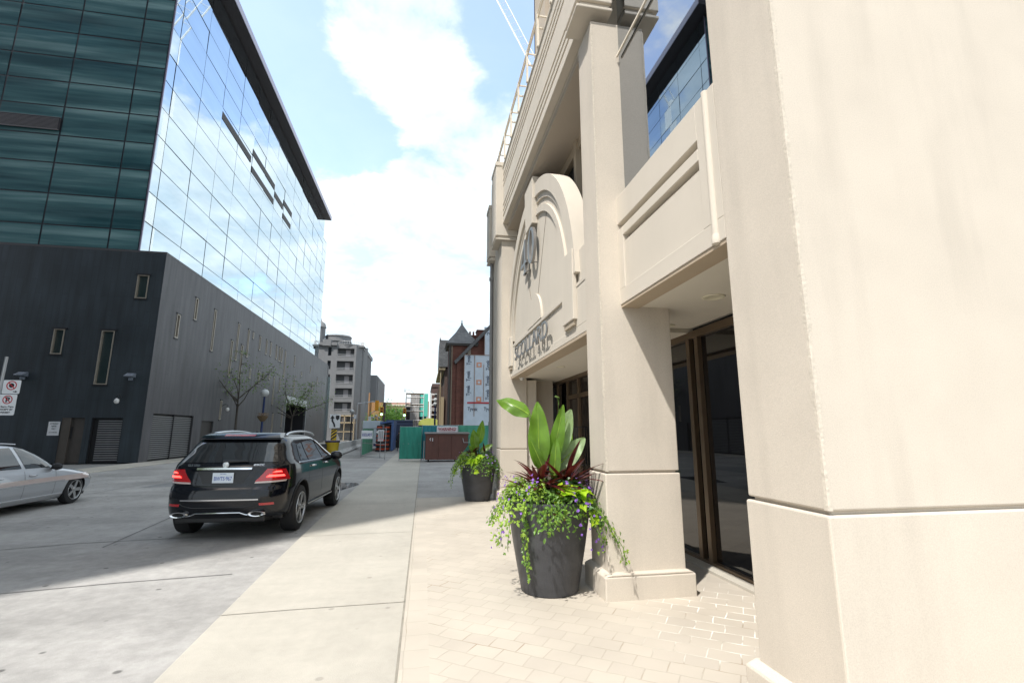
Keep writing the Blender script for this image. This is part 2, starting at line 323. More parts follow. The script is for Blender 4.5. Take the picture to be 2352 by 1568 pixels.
# pavers: brick courses laid diagonally, with a straight border course against the slab
def paver_mat():
    m = bpy.data.materials.new('concrete_pavers'); m.use_nodes = True; N, L = nodes(m); b = N['Principled BSDF']; b.inputs['Roughness'].default_value = .85; b.inputs['Specular IOR Level'].default_value = .3
    g = N.new('ShaderNodeNewGeometry'); s = N.new('ShaderNodeSeparateXYZ'); L.new(g.outputs['Position'], s.inputs[0])
    wn_ = N.new('ShaderNodeTexNoise'); L.new(g.outputs['Position'], wn_.inputs['Vector']); wn_.inputs['Scale'].default_value = 2.5
    wv = N.new('ShaderNodeVectorMath'); wv.operation = 'MULTIPLY_ADD'; L.new(wn_.outputs[1], wv.inputs[0]); wv.inputs[1].default_value = (.05, .05, 0); L.new(g.outputs['Position'], wv.inputs[2])
    def BR(rot, bw, rh, off, sc, ms):
        mp = N.new('ShaderNodeMapping'); L.new(wv.outputs[0], mp.inputs[0]); mp.inputs['Rotation'].default_value = (0, 0, R(rot)); mp.inputs['Location'].default_value = (.07, .11, 0)
        t = N.new('ShaderNodeTexBrick'); L.new(mp.outputs[0], t.inputs['Vector']); t.offset = off; t.inputs['Scale'].default_value = sc; t.inputs['Brick Width'].default_value = bw; t.inputs['Row Height'].default_value = rh
        t.inputs['Color1'].default_value = (.455, .41, .345, 1); t.inputs['Color2'].default_value = (.42, .378, .32, 1); t.inputs['Mortar'].default_value = (.40, .36, .30, 1); t.inputs['Mortar Size'].default_value = ms; t.inputs['Mortar Smooth'].default_value = .4
        return t
    A = BR(36, .25, .19, .4, 1, .006); B = BR(0, .23, .30, 0, 1, .004)
    lt = N.new('ShaderNodeMath'); lt.operation = 'LESS_THAN'; L.new(s.outputs[0], lt.inputs[0]); lt.inputs[1].default_value = .10
    mx = N.new('ShaderNodeMix'); mx.data_type = 'RGBA'; L.new(lt.outputs[0], mx.inputs['Factor']); L.new(A.outputs[0], mx.inputs['A']); L.new(B.outputs[0], mx.inputs['B'])
    mf = N.new('ShaderNodeMix'); mf.data_type = 'FLOAT'; L.new(lt.outputs[0], mf.inputs['Factor']); L.new(A.outputs['Fac'], mf.inputs[2]); L.new(B.outputs['Fac'], mf.inputs[3])
    # lime bloom: white joints by the doors, brown joint stains elsewhere
    def NZ(sc, lo, hi, det=5):
        n = N.new('ShaderNodeTexNoise'); L.new(g.outputs['Position'], n.inputs['Vector']); n.inputs['Scale'].default_value = sc; n.inputs['Detail'].default_value = det
        r = N.new('ShaderNodeMapRange'); L.new(n.outputs[0], r.inputs[0]); r.inputs[1].default_value = lo; r.inputs[2].default_value = hi; return r.outputs[0]
    def M(op, a, c):
        k = N.new('ShaderNodeMath'); k.operation = op; k.use_clamp = True
        for i, v in enumerate((a, c)):
            if isinstance(v, (int, float)): k.inputs[i].default_value = v
            else: L.new(v, k.inputs[i])
        return k.outputs[0]
    ds = N.new('ShaderNodeVectorMath'); ds.operation = 'DISTANCE'; L.new(g.outputs['Position'], ds.inputs[0]); ds.inputs[1].default_value = (3.15, 4.35, 0)
    dr = N.new('ShaderNodeMapRange'); L.new(ds.outputs['Value'], dr.inputs[0]); dr.inputs[1].default_value = .4; dr.inputs[2].default_value = 1.4; dr.inputs[3].default_value = 1; dr.inputs[4].default_value = 0
    ef = M('MULTIPLY', M('MULTIPLY', dr.outputs[0], mf.outputs[0]), NZ(5, .38, .6))
    m2 = N.new('ShaderNodeMix'); m2.data_type = 'RGBA'; L.new(M('MULTIPLY', ef, 1.1), m2.inputs['Factor']); L.new(mx.outputs['Result'], m2.inputs['A']); m2.inputs['B'].default_value = (.86, .84, .78, 1)
    st = M('MULTIPLY', M('MULTIPLY', mf.outputs[0], NZ(1.3, .56, .68)), .7)
    m3 = N.new('ShaderNodeMix'); m3.data_type = 'RGBA'; L.new(st, m3.inputs['Factor']); L.new(m2.outputs['Result'], m3.inputs['A']); m3.inputs['B'].default_value = (.25, .18, .11, 1)
    v = N.new('ShaderNodeMapRange'); n = N.new('ShaderNodeTexNoise'); L.new(g.outputs['Position'], n.inputs['Vector']); n.inputs['Scale'].default_value = 1.2; n.inputs['Detail'].default_value = 8; L.new(n.outputs[0], v.inputs[0]); v.inputs[1].default_value = .3; v.inputs[2].default_value = .7; v.inputs[3].default_value = .92; v.inputs[4].default_value = 1.08
    vm = N.new('ShaderNodeVectorMath'); vm.operation = 'SCALE'; L.new(m3.outputs['Result'], vm.inputs[0]); L.new(v.outputs[0], vm.inputs['Scale']); L.new(vm.outputs[0], b.inputs['Base Color'])
    bp = N.new('ShaderNodeBump'); bp.inputs['Strength'].default_value = .5; bp.inputs['Distance'].default_value = .006; bp.invert = True; L.new(mf.outputs[0], bp.inputs['Height']); L.new(bp.outputs[0], b.inputs['Normal'])
    return m
PAVER = paver_mat()
b = MB(); b.add([(-.13, -30, .001), (5, -30, .001), (5, 13.6, .001), (-.13, 13.6, .001)], [(0, 1, 2, 3)]); setting(b.build('paved_forecourt', PAVER, fix=False))
b = MB(); b.box(-.126, 14, 13.6, 60, -.3, -.001); setting(b.build('side_pavement', ROAD))
# slab joints, cracks and seams: thin strips
b = MB()
def strip(pts, w, z):
    for (a, c) in zip(pts[:-1], pts[1:]):
        a = Vector((*a, z)); c = Vector((*c, z)); d = (c-a).normalized(); n = Vector((-d.y, d.x, 0))*w/2
        b.add([a-n, c-n, c+n, a+n], [(0, 1, 2, 3)])
for y in (-1.6, 1.9, 5.48, 9.1, 12.7, 16.3, 19.9, 23.5, 27.1): strip([(-1.9 if y < 9 else -2.0, y-.02), (-1.2, y+.02), (-.13, y+.05)], .012, .004)
strip([(-.137, -20), (-.137, 40)], .018, .004)
setting(b.build('pavement_joints', mat('joint_dirt', (.25, .23, .19), .9, var=.2, vscale=6), fix=False))
b = MB()
strip([(-7.5, 6.1), (-4.6, 6.75), (-3.6, 6.95), (-2.35, 7.1)], .03, -.041); strip([(-9, 8.2), (-5.5, 9.4), (-2.2, 9.75)], .03, -.041)
strip([(-4.9, 9.0), (-5.3, 12.5), (-5.1, 20), (-5.4, 34)], .03, -.041); strip([(-13, 15), (-8, 15.8), (-2.2, 16.2)], .025, -.041)
strip([(-13, 24), (-7, 25), (-2.2, 24.4)], .03, -.041); strip([(-9.5, 16), (-9.2, 40)], .025, -.041)
setting(b.build('road_seams', SEAM, fix=False))
WET = mat('wet_puddle', (.05, .055, .06), .03, spec=.8)
b = MB(); pp = [(-2.75+.55*math.cos(a)*(1+.25*math.sin(3*a)), 17.2+1.5*math.sin(a)*(1+.2*math.cos(2*a))) for a in [i*math.pi/12 for i in range(24)]]
b.add([(x, y, -.040) for x, y in pp], [tuple(range(24))]); b.build('puddle', WET, fix=False)['kind'] = 'structure'
PATCH = ground_mat('asphalt_patch', (.22, .22, .22), var=.15)
b = MB(); b.add([(-9, 18, -.04), (-6.2, 18.5, -.04), (-6, 23, -.04), (-8.6, 22.7, -.04)], [(0, 1, 2, 3)])
setting(b.build('road_patch', PATCH, fix=False))

# ================================================================ the stone building on the right
BLD = thing('stone_building', 'beige precast stone building with pillars, arched entrance and dark glass doors', 'building', (2, 9, 0))
def part(b, name, mats, parent=None, **k): return b.build(name, mats, parent or BLD, **k)
def pillar(x0, x1, y0, y1, top, pl=None, chipc=True):
    b = MB()
    b.box(x0+.012, x1-.006, y0+.01, y1-.01, 1.308, top)          # upper shaft
    b.box(x0, x1, y0, y1, -.05, 1.285)                            # base block, a little proud
    b.box(x0+.04, x1-.035, y0+.035, y1-.035, 1.28, 1.32)
    if pl: b.box(*pl, -.05, .235); b.prism([(pl[0], .235), (x0+.002, .265), (x1, .265), (pl[1], .235)], 'Y', pl[2]+.004, pl[3]-.004)
    p = part(b, 'pillar', STONE, bevel=.012)
    if chipc:
        c = MB(); r2 = random.Random(int(y0*10)); zs = [1.31+i*.09 for i in range(int((top-1.31)/.09)+1)]
        v = []; f = []
        for i, z in enumerate(zs):
            w = .014+r2.random()*.02; d = r2.random()*.003
            v += [(x0+.0098, y0+.01+w, z), (x0+.0098+d, y0+.0078+d, z), (x0+.012+w, y0+.0078, z)]
            if i: k = 3*i; f += [(k-3, k-2, k+1, k), (k-2, k-1, k+2, k+1)]
        c.add(v, f); part(c, 'worn_arris', CHIP, p)
    return p
pillar(2.235, 7.5, 2.44, 3.15, 12.0, (2.16, 7.4, 2.36, 3.2))
pillar(2.0, 2.90, 5.22, 5.76, 7.14, (1.93, 2.97, 5.14, 5.82))
pillar(1.97, 2.68, 12.52, 13.3, 7.14, (1.9, 2.75, 12.44, 13.35))
# reveals behind the pillars (rebated back parts)
b = MB(); b.box(2.62, 2.84, 5.26, 5.72, 1.3, 3.30); part(b, 'pillar_rebate', STONE2); b = MB(); b.box(2.60, 2.95, 12.6, 13.2, 0, 3.1); part(b, 'pillar_rebate', STONE2)
# rough fascia / wall end beyond the third pillar
b = MB(); b.box(1.985, 3.6, 13.3, 14.35, -.05, 9.2); part(b, 'end_wall', STONE)
b = MB(); b.cyl((1.93, 14.2, 0), (1.93, 14.2, 6.9), .05, n=10); b.cyl((1.93, 14.2, 3.55), (1.93, 14.2, 3.65), .075, n=10); b.cyl((1.93, 14.2, 6.35), (1.93, 14.2, 6.45), .075, n=10); part(b, 'downpipe', mat('grey_pipe', (.22, .22, .22), .6), smooth=True)
# entrance alcove panel (between first and second pillar)
b = MB(); y0, y1 = 3.17, 5.27
b.box(2.36, 2.52, y0, y1, 3.235, 4.6)                     # core; the grooves are gaps in the facing
b.box(2.27, 2.36, y0, y1, 3.235, 3.42); b.box(2.29, 2.36, 3.45, 5.08, 3.42, 3.985); b.box(2.27, 2.36, y0, 3.45, 3.42, 4.6); b.box(2.27, 2.36, 5.08, y1, 3.42, 4.17)
b.box(2.27, 2.36, 3.45, 5.08, 4.06, 4.17); b.box(2.27, 2.36, 3.45, y1, 4.25, 4.6)
pn = part(b, 'parapet_panel', STONE2, bevel=.005)
c = MB(); c.cyl((2.275, 3.29, 3.30), (2.275, 3.29, 4.60), .034, n=14); c.lathe([(0, 0), (.04, .01), (.044, .05), (.034, .09)], (2.275, 3.29, 3.22), 14); part(c, 'corner_bead', STONE2, pn, smooth=True)
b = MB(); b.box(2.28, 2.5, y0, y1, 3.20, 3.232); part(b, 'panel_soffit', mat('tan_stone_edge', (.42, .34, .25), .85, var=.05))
# porch ceiling running behind the pillars, doors at the back
b = MB(); b.box(2.524, 3.95, 3.15, 6.3, 3.222, 3.40); b.box(2.524, 3.95, 6.3, 18, 3.16, 3.40); cl = part(b, 'porch_ceiling', PLASTER)
for (x, y, r) in ((3.13, 4.67, .12), (3.38, 6.10, .06), (2.95, 10.2, .09), (3.1, 8.3, .09)):
    z = 3.222 if y < 6.3 else 3.16
    c = MB(); c.lathe([(0, -.010), (r*.75, -.010), (r*.8, -.014), (r, -.012), (r*1.02, -.001)], (x, y, z), 24, cap=False); l = part(c, 'downlight', mat('lamp_trim', (.74, .70, .55), .4), cl, smooth=True)
# door wall
b = MB(); b.box(3.84, 3.9, 3.15, 18, .0, 3.25)
gl = part(b, 'door_glass', DGLASS)
b = MB()
for y in (3.6, 5.02, 6.14, 6.36, 8.2, 9.4, 11.55, 12.5, 13.5, 14.6, 15.5): b.box(3.77, 3.839, y-.045, y+.045, .06, 3.12)
b.box(3.76, 3.839, 3.15, 18, 3.07, 3.17); b.box(3.76, 3.839, 3.15, 18, 0, .07); b.box(3.77, 3.839, 9.45, 12.45, 2.58, 2.68)
fr = part(b, 'door_frame', BRONZE, bevel=.004)
for y in (11.45, 11.65): b = MB(); b.tube([(3.83, y, .95), (3.70, y, .95), (3.70, y, 1.85), (3.83, y, 1.85)], .018, 8); part(b, 'door_handle', DGREY, fr, smooth=True)
b = MB(); b.box(3.6, 3.76, 3.15, 18, -.0, .035); part(b, 'door_sill', mat('sill_stone', (.45, .42, .36), .8, var=.1), bevel=.004)
b = MB(); b.box(3.9, 3.95, 13.6, 18, 0, 3.3); b.box(2.9, 2.95, 13.3, 18.2, 0, 3.4); part(b, 'lobby_wall', mat('lobby_brown', (.12, .085, .065), .7))
# arched entrance panel between second and third pillar
YC, ZC = 9.75, 3.98
b = MB(); yl, yr_ = 12.55, 5.76
pts = [(yr_, 3.16), (yl, 3.16), (yl, 4.6)]
def circ(r, a0, a1, n): return [(YC+r*math.cos(R(a0+(a1-a0)*i/n)), ZC+r*math.sin(R(a0+(a1-a0)*i/n))) for i in range(n+1)]
full = [(12.55, 3.16), (12.55, 4.4)]+circ(2.83, 10, 170, 40)+[(6.9, 4.5), (5.76, 4.5), (5.76, 3.16)]
b.prism(full, 'X', 2.27, 2.55)
ap = part(b, 'arch_panel', STONE2)
c = MB(); c.arc(YC, ZC, 2.76, 3.06, 3, 177, 2.19, 2.5, 44); c.arc(YC, ZC, 2.64, 2.76, 3, 177, 2.235, 2.28, 44); part(c, 'arch_hood', STONE2, ap, smooth=True, sharp=30)
c = MB(); c.arc(YC, ZC, 2.36, 2.5, 2, 178, 2.225, 2.28, 44); part(c, 'inner_moulding', STONE2, ap, smooth=True, sharp=30)
c = MB(); c.prism([(9.42, 6.15), (10.08, 6.15), (10.16, 7.2), (9.34, 7.2)], 'X', 2.14, 2.4); part(c, 'keystone', STONE2, ap, bevel=.01)
c = MB(); c.arc(YC-.07, ZC, 0, .64, 0, 180, 2.225, 2.28, 24); part(c, 'fan_slab', STONE2, ap)
c = MB()
for a in (118, 62): 
    p = [(YC+r*math.cos(R(a)), ZC+r*math.sin(R(a))) for r in (.66, 2.36)]
    c.tube([(2.268, *p[0]), (2.268, *p[1])], .006, 5)
part(c, 'panel_joint', JOINT, ap)
c = MB(); c.box(2.235, 2.30, 5.76, 12.55, 3.16, 3.30); c.box(2.235, 2.30, 5.76, 7.42, 3.30, 3.93); c.box(2.235, 2.30, 12.02, 12.55, 3.30, 3.93); c.box(2.235, 2.30, 5.76, 12.55, 3.90, 3.985)
part(c, 'sign_band', STONE2, ap, bevel=.006)
for q_ in ((6.78, 7.36, 3.42, 4.55), (12.18, 12.54, 3.42, 4.2)): c = MB(); c.box(2.17, 2.24, *q_); part(c, 'band_block', STONE2, ap, bevel=.01)
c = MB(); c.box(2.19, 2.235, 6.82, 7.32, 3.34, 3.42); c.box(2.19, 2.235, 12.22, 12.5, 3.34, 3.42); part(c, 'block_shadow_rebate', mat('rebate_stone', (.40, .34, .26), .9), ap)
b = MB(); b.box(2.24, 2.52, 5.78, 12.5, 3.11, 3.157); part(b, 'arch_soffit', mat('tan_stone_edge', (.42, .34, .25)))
# lettering on the arch
lt = text('name_lettering', 'SCOLLARD', .48, SILVER, (2.15, 9.83, 3.44), (0, -1, 0), (0, 0, 1), ap, .025, width=3.2, bold=.002)
def numeral4(y, z, h, w):
    t = .12*h; P = lambda u, v: (y-u, z+v)
    polys = [[(.62*w, 0), (.80*w, 0), (.80*w, h), (.66*w, h), (.62*w, .9*h)], [(0, .27*h), (w, .27*h), (w, .36*h), (0, .36*h)], [(0, .36*h), (.13*w, .36*h), (.78*w, h), (.66*w, h)], [(.45*w, 0), (.97*w, 0), (.97*w, .05*h), (.45*w, .05*h)]]
    b = MB()
    for i, p in enumerate(polys): b.prism([P(*q) for q in p], 'X', 2.13+i*.002, 2.19-i*.001)
    for q in ((.7*w, .1*h), (.7*w, .85*h)): b.cyl((2.19, y-q[0], z+q[1]), (2.28, y-q[0], z+q[1]), .012)
    return b
b = numeral4(10.62, 5.26, .80, .62); part(b, 'numeral_four', SILVER, ap)
b = MB(); n = 36; v = []
for i in range(n):
    a = 2*math.pi*i/n; ro = (.31, .40); ri = (.16, .345)
    for rr in (ro, ri):
        for x in (2.13, 2.19): v.append((x, 9.52-rr[0]*math.cos(a), 5.68+rr[1]*math.sin(a)))
f = []
for i in range(n):
    k = 4*i; j = 4*((i+1) % n); f += [(k, j, j+2, k+2), (k+1, k+3, j+3, j+1), (k, k+1, j+1, j), (k+2, j+2, j+3, k+3)]
b.add(v, f); b.cyl((2.19, 9.52, 5.31), (2.28, 9.52, 5.31), .012); b.cyl((2.19, 9.52, 6.05), (2.28, 9.52, 6.05), .012)
part(b, 'numeral_zero', SILVER, ap, smooth=True)
# second-floor window zone, behind the arch
b = MB(); b.box(2.86, 2.9, 5.76, 13.3, 4.4, 8.4); part(b, 'upper_window_glass', BWIN)
b = MB(); b.box(2.385, 2.41, 3.16, 5.21, 4.55, 9.0); part(b, 'bay_window_glass', mat('bay_mirror_glass', (.35, .38, .42), .012, 1.0))
b = MB()
for y in (6.85, 8.1, 9.4, 10.7, 11.9): b.box(2.70, 2.858, y-.07, y+.07, 4.4, 7.45)
b.box(2.75, 2.858, 5.76, 12.5, 7.1, 7.5); part(b, 'window_mullion', mat('tan_mullion', (.46, .38, .28), .6), bevel=.004)
b = MB(); b.box(2.34, 2.36, 3.2, 5.2, 6.60, 6.63); part(b, 'transom_bar', CREAMP)
b = MB(); b.box(2.45, 5, 3.15, 5.2, 9.0, 9.2); part(b, 'upper_slab', STONE2)
# cornice with three fine grooves near its top and three near its foot
prof = [(2.0, 7.47)]
def groove(z): return [(2.0, z), (2.08, z), (2.08, z+.075), (2.0, z+.075)]
pr_ = [(2.14, 7.40), (2.14, 7.47), (2.0, 7.47)]
for z in (7.64, 7.80, 7.96, 8.55, 8.71, 8.87): pr_ += groove(z)
pr_ += [(2.0, 9.14), (1.975, 9.16), (1.975, 9.2), (2.9, 9.2), (2.9, 7.40)]
b = MB(); b.prism(pr_, 'Y', 5.7, 12.5); part(b, 'cornice', STONE2)
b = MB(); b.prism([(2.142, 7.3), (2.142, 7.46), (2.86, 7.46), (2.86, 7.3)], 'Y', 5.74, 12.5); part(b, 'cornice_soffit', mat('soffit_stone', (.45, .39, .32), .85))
def capital(x0, x1, y0, y1, z0, z1, m=STONE2):
    b = MB(); b.box(x0, x1, y0, y1, z0+.12, z1); b.box(x0+.06, x1-.02, y0+.04, y1-.04, z0+.04, z0+.12); b.box(x0, x1, y0, y1, z0, z0+.045); b.box(x0-.02, x1, y0-.02, y1+.02, z1-.12, z1)
    return part(b, 'capital', m, bevel=.01)
capital(1.80, 2.30, 5.15, 5.70, 7.26, 9.6)
capital(1.80, 2.42, 12.45, 13.3, 7.0, 9.35)
capital(1.80, 2.42, 13.85, 14.45, 6.9, 8.7)
b = MB(); b.box(2.3, 14, 5.3, 14.35, 8.9, 9.2); b.box(2.3, 14, -.5, 3.1, 11.6, 12.0); part(b, 'roof_terrace', STONE2)
# terrace railing: paired frames
def railing():
    b = MB()
    for y in [6.0+1.0*i for i in range(9)]:
        b.box(1.95, 1.99, y-.03, y+.03, 9.2, 9.98); b.box(2.25, 2.28, y-.02, y+.02, 9.2, 9.9); b.box(1.96, 2.27, y-.015, y+.015, 9.62, 9.65); b.box(1.96, 2.27, y-.012, y+.012, 9.9, 9.93)
    for z, x in ((9.96, 1.97), (9.86, 1.975), (9.93, 2.265), (9.55, 2.265)): b.box(x-.015, x+.015, 5.9, 13.9, z-.012, z+.012)
    return b
part(railing(), 'terrace_railing', CREAMP)
b = MB(); b.box(1.9, 2.3, 13.4, 13.5, 9.2, 9.7); b.box(1.88, 2.1, 13.9, 14.0, 8.7, 9.45); part(b, 'railing_post', CREAMP)
b = MB(); b.lathe([(0, -.07), (.045, -.055), (.06, 0)], (2.45, 12.1, 3.105), 16); b.cyl((2.45, 12.1, 3.105), (2.45, 12.1, 3.13), .075, n=16)
tag(b.build('dome_camera', [mat('dome_white', (.7, .7, .68), .3)], smooth=True), 'small white dome camera under the soffit beneath the SCOLLARD lettering', 'security camera')
# tower of the same building, set back above the terrace
TW = mat('tower_stone', (.50, .42, .33), .85, var=.06, stain=.05)
tops = [(y, y+1.0, z, z+1.5) for y in (.8, 3.0, 5.4, 7.6) for z in [2+3.2*i for i in range(12)]]
b = MB(); b.sheet((3.4, 4.2, 9.2), (0, 1, 0), (-1, 0, 0), 10.1, 42, tops, .25); b.box(3.66, 16, 4.4, 14.2, 9.2, 51); b.box(3.4, 16, 14.2, 14.3, 9.2, 51.2); b.box(3.4, 16, 4.19, 4.4, 9.2, 51.2)
tw = part(b, 'setback_tower', TW)
b = MB()
for o in tops: b.box(3.6, 3.655, 4.2+o[0], 4.2+o[1], 9.2+o[2], 9.2+o[3])
part(b, 'tower_glazing', mat('tower_glass', (.05, .045, .04), .1), tw)
# ================================================================ the glass and slate building on the left
GB = thing('glass_office_building', 'large office block with mirror glass curtain wall above a dark slate base', 'building', (-17, 40, 0))
def slate(name, col, plane):
    m = bpy.data.materials.new(name); m.use_nodes = True; N, L = nodes(m); b = N['Principled BSDF']; b.inputs['Roughness'].default_value = .45; MATS[name] = m
    g = N.new('ShaderNodeNewGeometry'); s = N.new('ShaderNodeSeparateXYZ'); L.new(g.outputs['Position'], s.inputs[0]); c = N.new('ShaderNodeCombineXYZ')
    L.new(s.outputs[plane], c.inputs[1]); L.new(s.outputs[2], c.inputs[0])       # long tiles set upright
    t = N.new('ShaderNodeTexBrick'); L.new(c.outputs[0], t.inputs['Vector']); t.offset = .5; t.inputs['Scale'].default_value = 1; t.inputs['Brick Width'].default_value = 1.75; t.inputs['Row Height'].default_value = .34
    t.inputs['Color1'].default_value = (*[v*1.06 for v in col], 1); t.inputs['Color2'].default_value = (*[v*.93 for v in col], 1); t.inputs['Mortar'].default_value = (*[v*.62 for v in col], 1); t.inputs['Mortar Size'].default_value = .008
    mp = N.new('ShaderNodeMapping'); L.new(g.outputs['Position'], mp.inputs[0]); mp.inputs['Scale'].default_value = (1, 1, .12)
    n = N.new('ShaderNodeTexNoise'); L.new(mp.outputs[0], n.inputs['Vector']); n.inputs['Scale'].default_value = 2.2; n.inputs['Detail'].default_value = 7
    r = N.new('ShaderNodeMapRange'); L.new(n.outputs[0], r.inputs[0]); r.inputs[1].default_value = .3; r.inputs[2].default_value = .7; r.inputs[3].default_value = .68; r.inputs[4].default_value = 1.38
    n2_ = N.new('ShaderNodeTexNoise'); L.new(g.outputs['Position'], n2_.inputs['Vector']); n2_.inputs['Scale'].default_value = .35; n2_.inputs['Detail'].default_value = 4
    r2 = N.new('ShaderNodeMapRange'); L.new(n2_.outputs[0], r2.inputs[0]); r2.inputs[1].default_value = .3; r2.inputs[2].default_value = .7; r2.inputs[3].default_value = .8; r2.inputs[4].default_value = 1.25
    k = N.new('ShaderNodeMath'); k.operation = 'MULTIPLY'; L.new(r.outputs[0], k.inputs[0]); L.new(r2.outputs[0], k.inputs[1])
    vm = N.new('ShaderNodeVectorMath'); vm.operation = 'SCALE'; L.new(t.outputs[0], vm.inputs[0]); L.new(k.outputs[0], vm.inputs['Scale']); L.new(vm.outputs[0], b.inputs['Base Color'])
    L.new(r.outputs[0], b.inputs['Roughness']); r.inputs[3].default_value = .7
    rr = N.new('ShaderNodeMapRange'); L.new(n2_.outputs[0], rr.inputs[0]); rr.inputs[3].default_value = .4; rr.inputs[4].default_value = .65; L.new(rr.outputs[0], b.inputs['Roughness'])
    return m
SLS = slate('slate_street_side', (.066, .065, .070), 1); SLF = slate('slate_front_shaded', (.026, .036, .044), 0)  # one slate in two tones: the front's shade is put into its colour
FY, SX = 31.3, -15.9
front_ops = [(-17.29, -16.67, 9.58, 11.03), (-21.15, -20.60, 6.09, 7.55), (-18.72, -18.05, 4.39, 7.55)]
doorf = (-20.0, -18.85, 0, 2.5); garf = (-18.52, -16.95, 0, 2.5)
b = MB(); b.sheet((-45, FY, 0), (1, 0, 0), (0, -1, 0), 45+SX, 12.45, [(o[0]+45, o[1]+45, o[2], o[3]) for o in front_ops+[doorf, garf]], .22)
part2 = lambda b, n, m, parent=None, **k: b.build(n, m, parent or GB, **k)
fw = part2(b, 'front_slate_wall', SLF)
ent = (60.0, 69.8, 0, 5.0); gs = (32.25, 37.4, 0, 2.8); d2 = (38.75, 40.75, 0, 2.5)
sw = [(33.45, 33.83, 7.65, 9.2), (35.65, 36.02, 9.35, 10.88), (38.75, 39.1, 7.67, 10.82), (42.45, 42.85, 6.2, 9.14), (43.55, 43.9, 7.65, 10.82), (44.75, 45.15, 6.22, 9.15), (46.0, 46.35, 8.3, 10.8), (47.2, 47.45, 10.2, 10.8),
      (49.1, 49.5, 9.45, 10.8), (51.1, 51.5, 9.35, 10.8), (52.5, 52.85, 9.4, 10.8), (54.5, 54.9, 9.4, 10.8), (55.6, 56.1, 9.3, 10.8), (56.5, 56.9, 9.3, 10.8), (57.9, 58.3, 7.7, 10.8),
      (47.3, 47.6, 6.5, 7.45), (49.7, 50.1, 6.3, 7.45), (51.0, 51.3, 6.9, 7.45), (52.9, 53.2, 7.0, 7.45), (54.6, 54.95, 4.5, 7.45), (56.7, 57.1, 6.1, 7.45), (62.0, 62.4, 9.6, 10.8), (62.6, 63.0, 4.9+.6, 8.2), (65.8, 66.2, 8.8, 9.3), (70.5, 70.9, 9.8, 10.6), (72.5, 72.9, 7.0, 8.6), (75.3, 75.7, 8.6, 9.6), (41.65, 41.95, 2.65, 4.15), (58.6, 58.9, 2.2, 4.6), (55.2, 55.6, 1.6, 3.6)]
b = MB(); b.sheet((SX, FY, 0), (0, 1, 0), (1, 0, 0), 82.6-FY, 12.45, [(o[0]-FY, o[1]-FY, o[2], o[3]) for o in sw+[gs, d2, ent]], .22)
stw = part2(b, 'street_slate_wall', SLS)
b = MB(); b.box(-44.9, SX-.23, FY+.23, 59.9, -.05, 12.3); b.box(-44.9, SX-.23, 69.9, 82.5, -.05, 12.3); b.box(-44.9, SX-3.2, 59.9, 69.9, -.05, 12.3); b.box(SX-3.2, SX-.24, 59.9, 69.9, 5.02, 12.3); part2(b, 'inner_core', mat('dark_core', (.02, .02, .022), .9))
b = MB(); b.box(-45, SX+.005, FY-.005, 82.62, 12.45, 12.58); part2(b, 'ledge_coping', mat('coping_dark', (.07, .07, .075), .5), bevel=.01)
b = MB(); b.box(SX-.6, SX, 82.62, 82.9, 0, 11.0); b.box(SX-3, SX+.01, 82.9, 83.4, 0, 12.4); part2(b, 'end_pier', SLS)
WF = mat('window_frame_tan', (.38, .34, .28), .4, .3); PG = mat('green_grey_pane', (.035, .055, .055), .12, spec=.7); PGD = mat('street_pane', (.045, .045, .045), .2)
def slitwin(o, front):
    b = MB(); w = .055
    def bx(a, c, z0, z1, d0, d1):
        if front: b.box(a, c, FY+d0, FY+d1, z0, z1)
        else: b.box(SX-d1, SX-d0, a, c, z0, z1)
    bx(o[0], o[0]+w, o[2], o[3], -.03, .2); bx(o[1]-w, o[1], o[2], o[3], -.03, .2); bx(o[0]+w, o[1]-w, o[2], o[2]+w, -.03, .2); bx(o[0]+w, o[1]-w, o[3]-w, o[3], -.03, .2)
    f = part2(b, 'window', WF)
    b = MB(); bx(o[0]+w, o[1]-w, o[2]+w, o[3]-w, .12, .16); part2(b, 'pane', PG if front else PGD, f)
    b = MB(); bx(o[0]-.1, o[1]+.1, o[3], o[3]+.08, -.05, .04); bx(o[0]-.06, o[1]+.06, o[2]-.09, o[2]-.01, -.04, .04); part2(b, 'lintel_strip', mat('black_strip', (.012, .012, .014), .5), f)
for o in front_ops: slitwin(o, True)
for o in sw: slitwin(o, False)
# service door, rolling grilles
b = MB(); b.box(doorf[0], doorf[1], FY+.1, FY+.2, 0, 2.5); dd = part2(b, 'service_door', mat('brown_grey_steel', (.075, .066, .058), .5, var=.12)); 
b = MB(); b.box(-19.52, -19.44, FY+.06, FY+.1, 1.35, 2.0); part2(b, 'handle', BLACKM, dd)
b = MB(); b.box(doorf[0]-.02, doorf[0]+.45, FY+.02, FY+.1, 0, 2.5); part2(b, 'door_leaf', mat('brown_tan_steel', (.085, .074, .062), .5, var=.1), dd)
SLAT = mat('steel_slats', (.26, .265, .27), .4, .4, var=.1)
def grille(a, c, top, front, n, w0=0, m=SLAT):
    b = MB()
    for i in range(n):
        z = .12+i*(top-.2)/n; h = (top-.2)/n*.55
        if front: b.box(a+w0, c-.05, FY+.10, FY+.14, z, z+h)
        else: b.box(SX-.14, SX-.10, a+w0, c-.05, z, z+h)
    g = part2(b, 'roller_grille', m)
    b = MB()
    if front: b.box(a, a+.06, FY+.05, FY+.15, 0, top); b.box(c-.05, c, FY+.05, FY+.15, 0, top); b.box(a+.06, c-.05, FY+.15, FY+.21, 0, top)
    else:
        for y in (a, (a+c)/2, c-.06): b.box(SX-.16, SX-.05, y, y+.06, 0, top)
        b.box(SX-.21, SX-.165, a, c, 0, top)
    part2(b, 'grille_frame', BLACKM, g)
